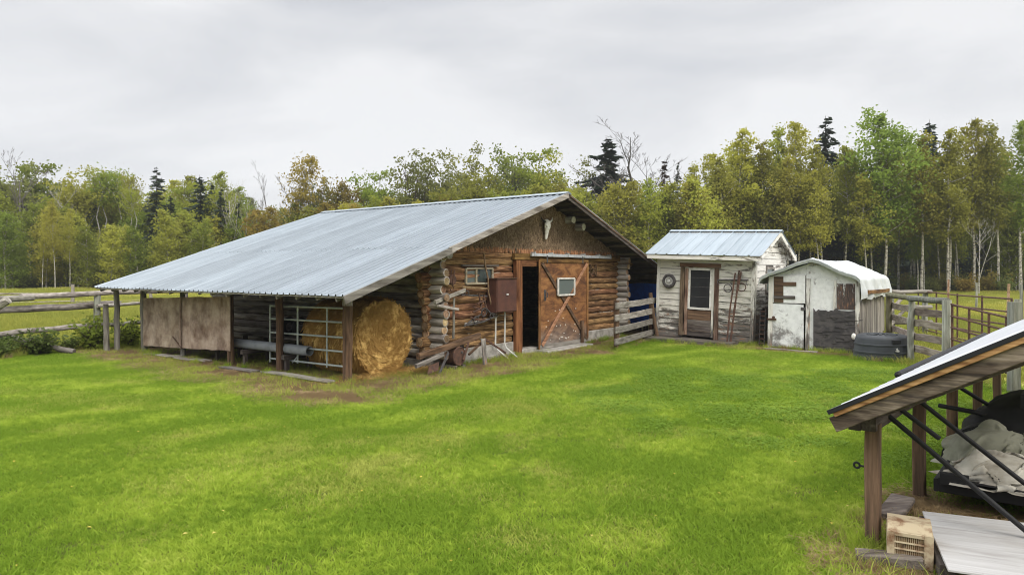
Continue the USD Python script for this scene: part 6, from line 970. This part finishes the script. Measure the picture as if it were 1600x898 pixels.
for i in range(30):
    px = 1120 + i * 16.5 + rt.uniform(-6, 6); tree('aspen_tree', ('aspen_y0', 'aspen_y1', 'aspen_y2', 'aspen_g0', 'aspen_y1')[rt.integers(0, 5)], px, 250 + rt.uniform(-28, 25), 72 + rt.uniform(-5, 7), 'yellow green aspen in the dense right wood, white trunk below', 'aspens of the right wood', 1.05)
for i in range(14):
    px = 10 + i * 26 + rt.uniform(-8, 8); tree('poplar_tree', ('round_g', 'aspen_g0', 'aspen_y1', 'round_g2')[rt.integers(0, 4)], px, 285 + rt.uniform(-14, 18), 84 + rt.uniform(-3, 4), 'green poplar in the second row of the left wood', 'poplars of the left wood', 1.0)
label_rest()
# the depth of the wood behind, one mass
r = np.random.default_rng(6); pos = []; idx = []; scl = []; protos = ['aspen_y0', 'aspen_g0', 'aspen_g1', 'round_g', 'spruce0', 'spruce1', 'young_g0', 'young_or', 'bush0', 'bush1']
for x0, x1, y0, y1, n, hs, kk in ((-76, -28, 88, 125, 150, .82, (1, 2, 3, 4, 5, 3)), (18, 78, 78, 120, 300, .80, (0, 1, 2, 4, 5, 1)), (-30, 18, 96, 110, 26, .60, (1, 3, 2)), (20, 60, 70, 84, 60, .70, (1, 5, 6)), (-64, -30, 74, 86, 40, .8, (4, 6, 6)), (-70, -30, 72, 84, 90, 1, (8, 8, 8, 9)), (22, 62, 66, 84, 140, 1, (8, 8, 9)), (-30, 22, 74, 84, 60, 1, (8, 9))):
    for i in range(n):
        X, Y = r.uniform(x0, x1), r.uniform(y0, y1); k = kk[r.integers(0, len(kk))]; s = hs * r.uniform(.78, 1.08) * (1.0 + .35 * (k in (6, 7))); pos.append((X, Y, 0)); idx.append(k); scl.append((s * 1.1, s * 1.1, s))
pos = np.array(pos); pos[:, 2] = terrain(pos[:, :2]) - .1
instancer('wood_behind', 'dense depth of the autumn wood behind the edge trees', [K[p] for p in protos], pos, idx, r.uniform(0, 6.28, len(pos)), np.array(scl), 'wood')
# weeds by the left fence
wl = [(-11.6, 18.9), (-12.3, 17.7), (-12.8, 16.9), (-11.0, 19.6), (-12.1, 18.6), (-13.1, 17.4), (-11.4, 20.2), (-10.3, 19.6), (-13.0, 18.3), (-11.9, 19.5)]
for i, (x, y) in enumerate(wl):
    p = UsdGeom.Xform.Define(stage, numbered('/World/weed_clump')); place(p, (x, y, 0), float(rt.uniform(0, 360)), s=np.array([1.15, 1.15, .85]) * rt.uniform(.6, 1.2)); q = p.GetPrim(); q.GetReferences().AddInternalReference(K['weed0'] if i % 3 else K['weed1']); q.SetInstanceable(True); tag(q, 'leafy green weed clump growing under the left pole fence', 'weeds', 'weed clumps under the left fence')
p = UsdGeom.Xform.Define(stage, '/World/leafy_shrub'); place(p, (-9.95, 20.15, 0), 40, s=(1.5, 1.5, 1.35)); q = p.GetPrim(); q.GetReferences().AddInternalReference(K['weed1']); q.SetInstanceable(True); tag(q, 'green shrub growing at the left end of the plywood sheets', 'shrub')

# ------------------------------------------------------------------ damp air: far trees fade a little
hz = M(); lo, hi = np.array([-170., -20., -3.0]), np.array([170., 200., 32.]); c8 = np.array([[x, y, z] for x in (lo[0], hi[0]) for y in (lo[1], hi[1]) for z in (lo[2], hi[2])])
hz.add(c8, [[0, 1, 3], [0, 3, 2], [4, 6, 7], [4, 7, 5], [0, 4, 5], [0, 5, 1], [2, 3, 7], [2, 7, 6], [0, 2, 6], [0, 6, 4], [1, 5, 7], [1, 7, 3]])
HAZE = usdkit.material(stage, '/World/Looks/damp_air', {'v': ('principled_volume', {'color': (.93, .95, .97), 'density': .00022, 'anisotropy': .2})}, [], volume='v.volume')
tag(obj('haze', hz, HAZE), 'thin pale damp air over the farmyard', 'haze', kind='stuff')
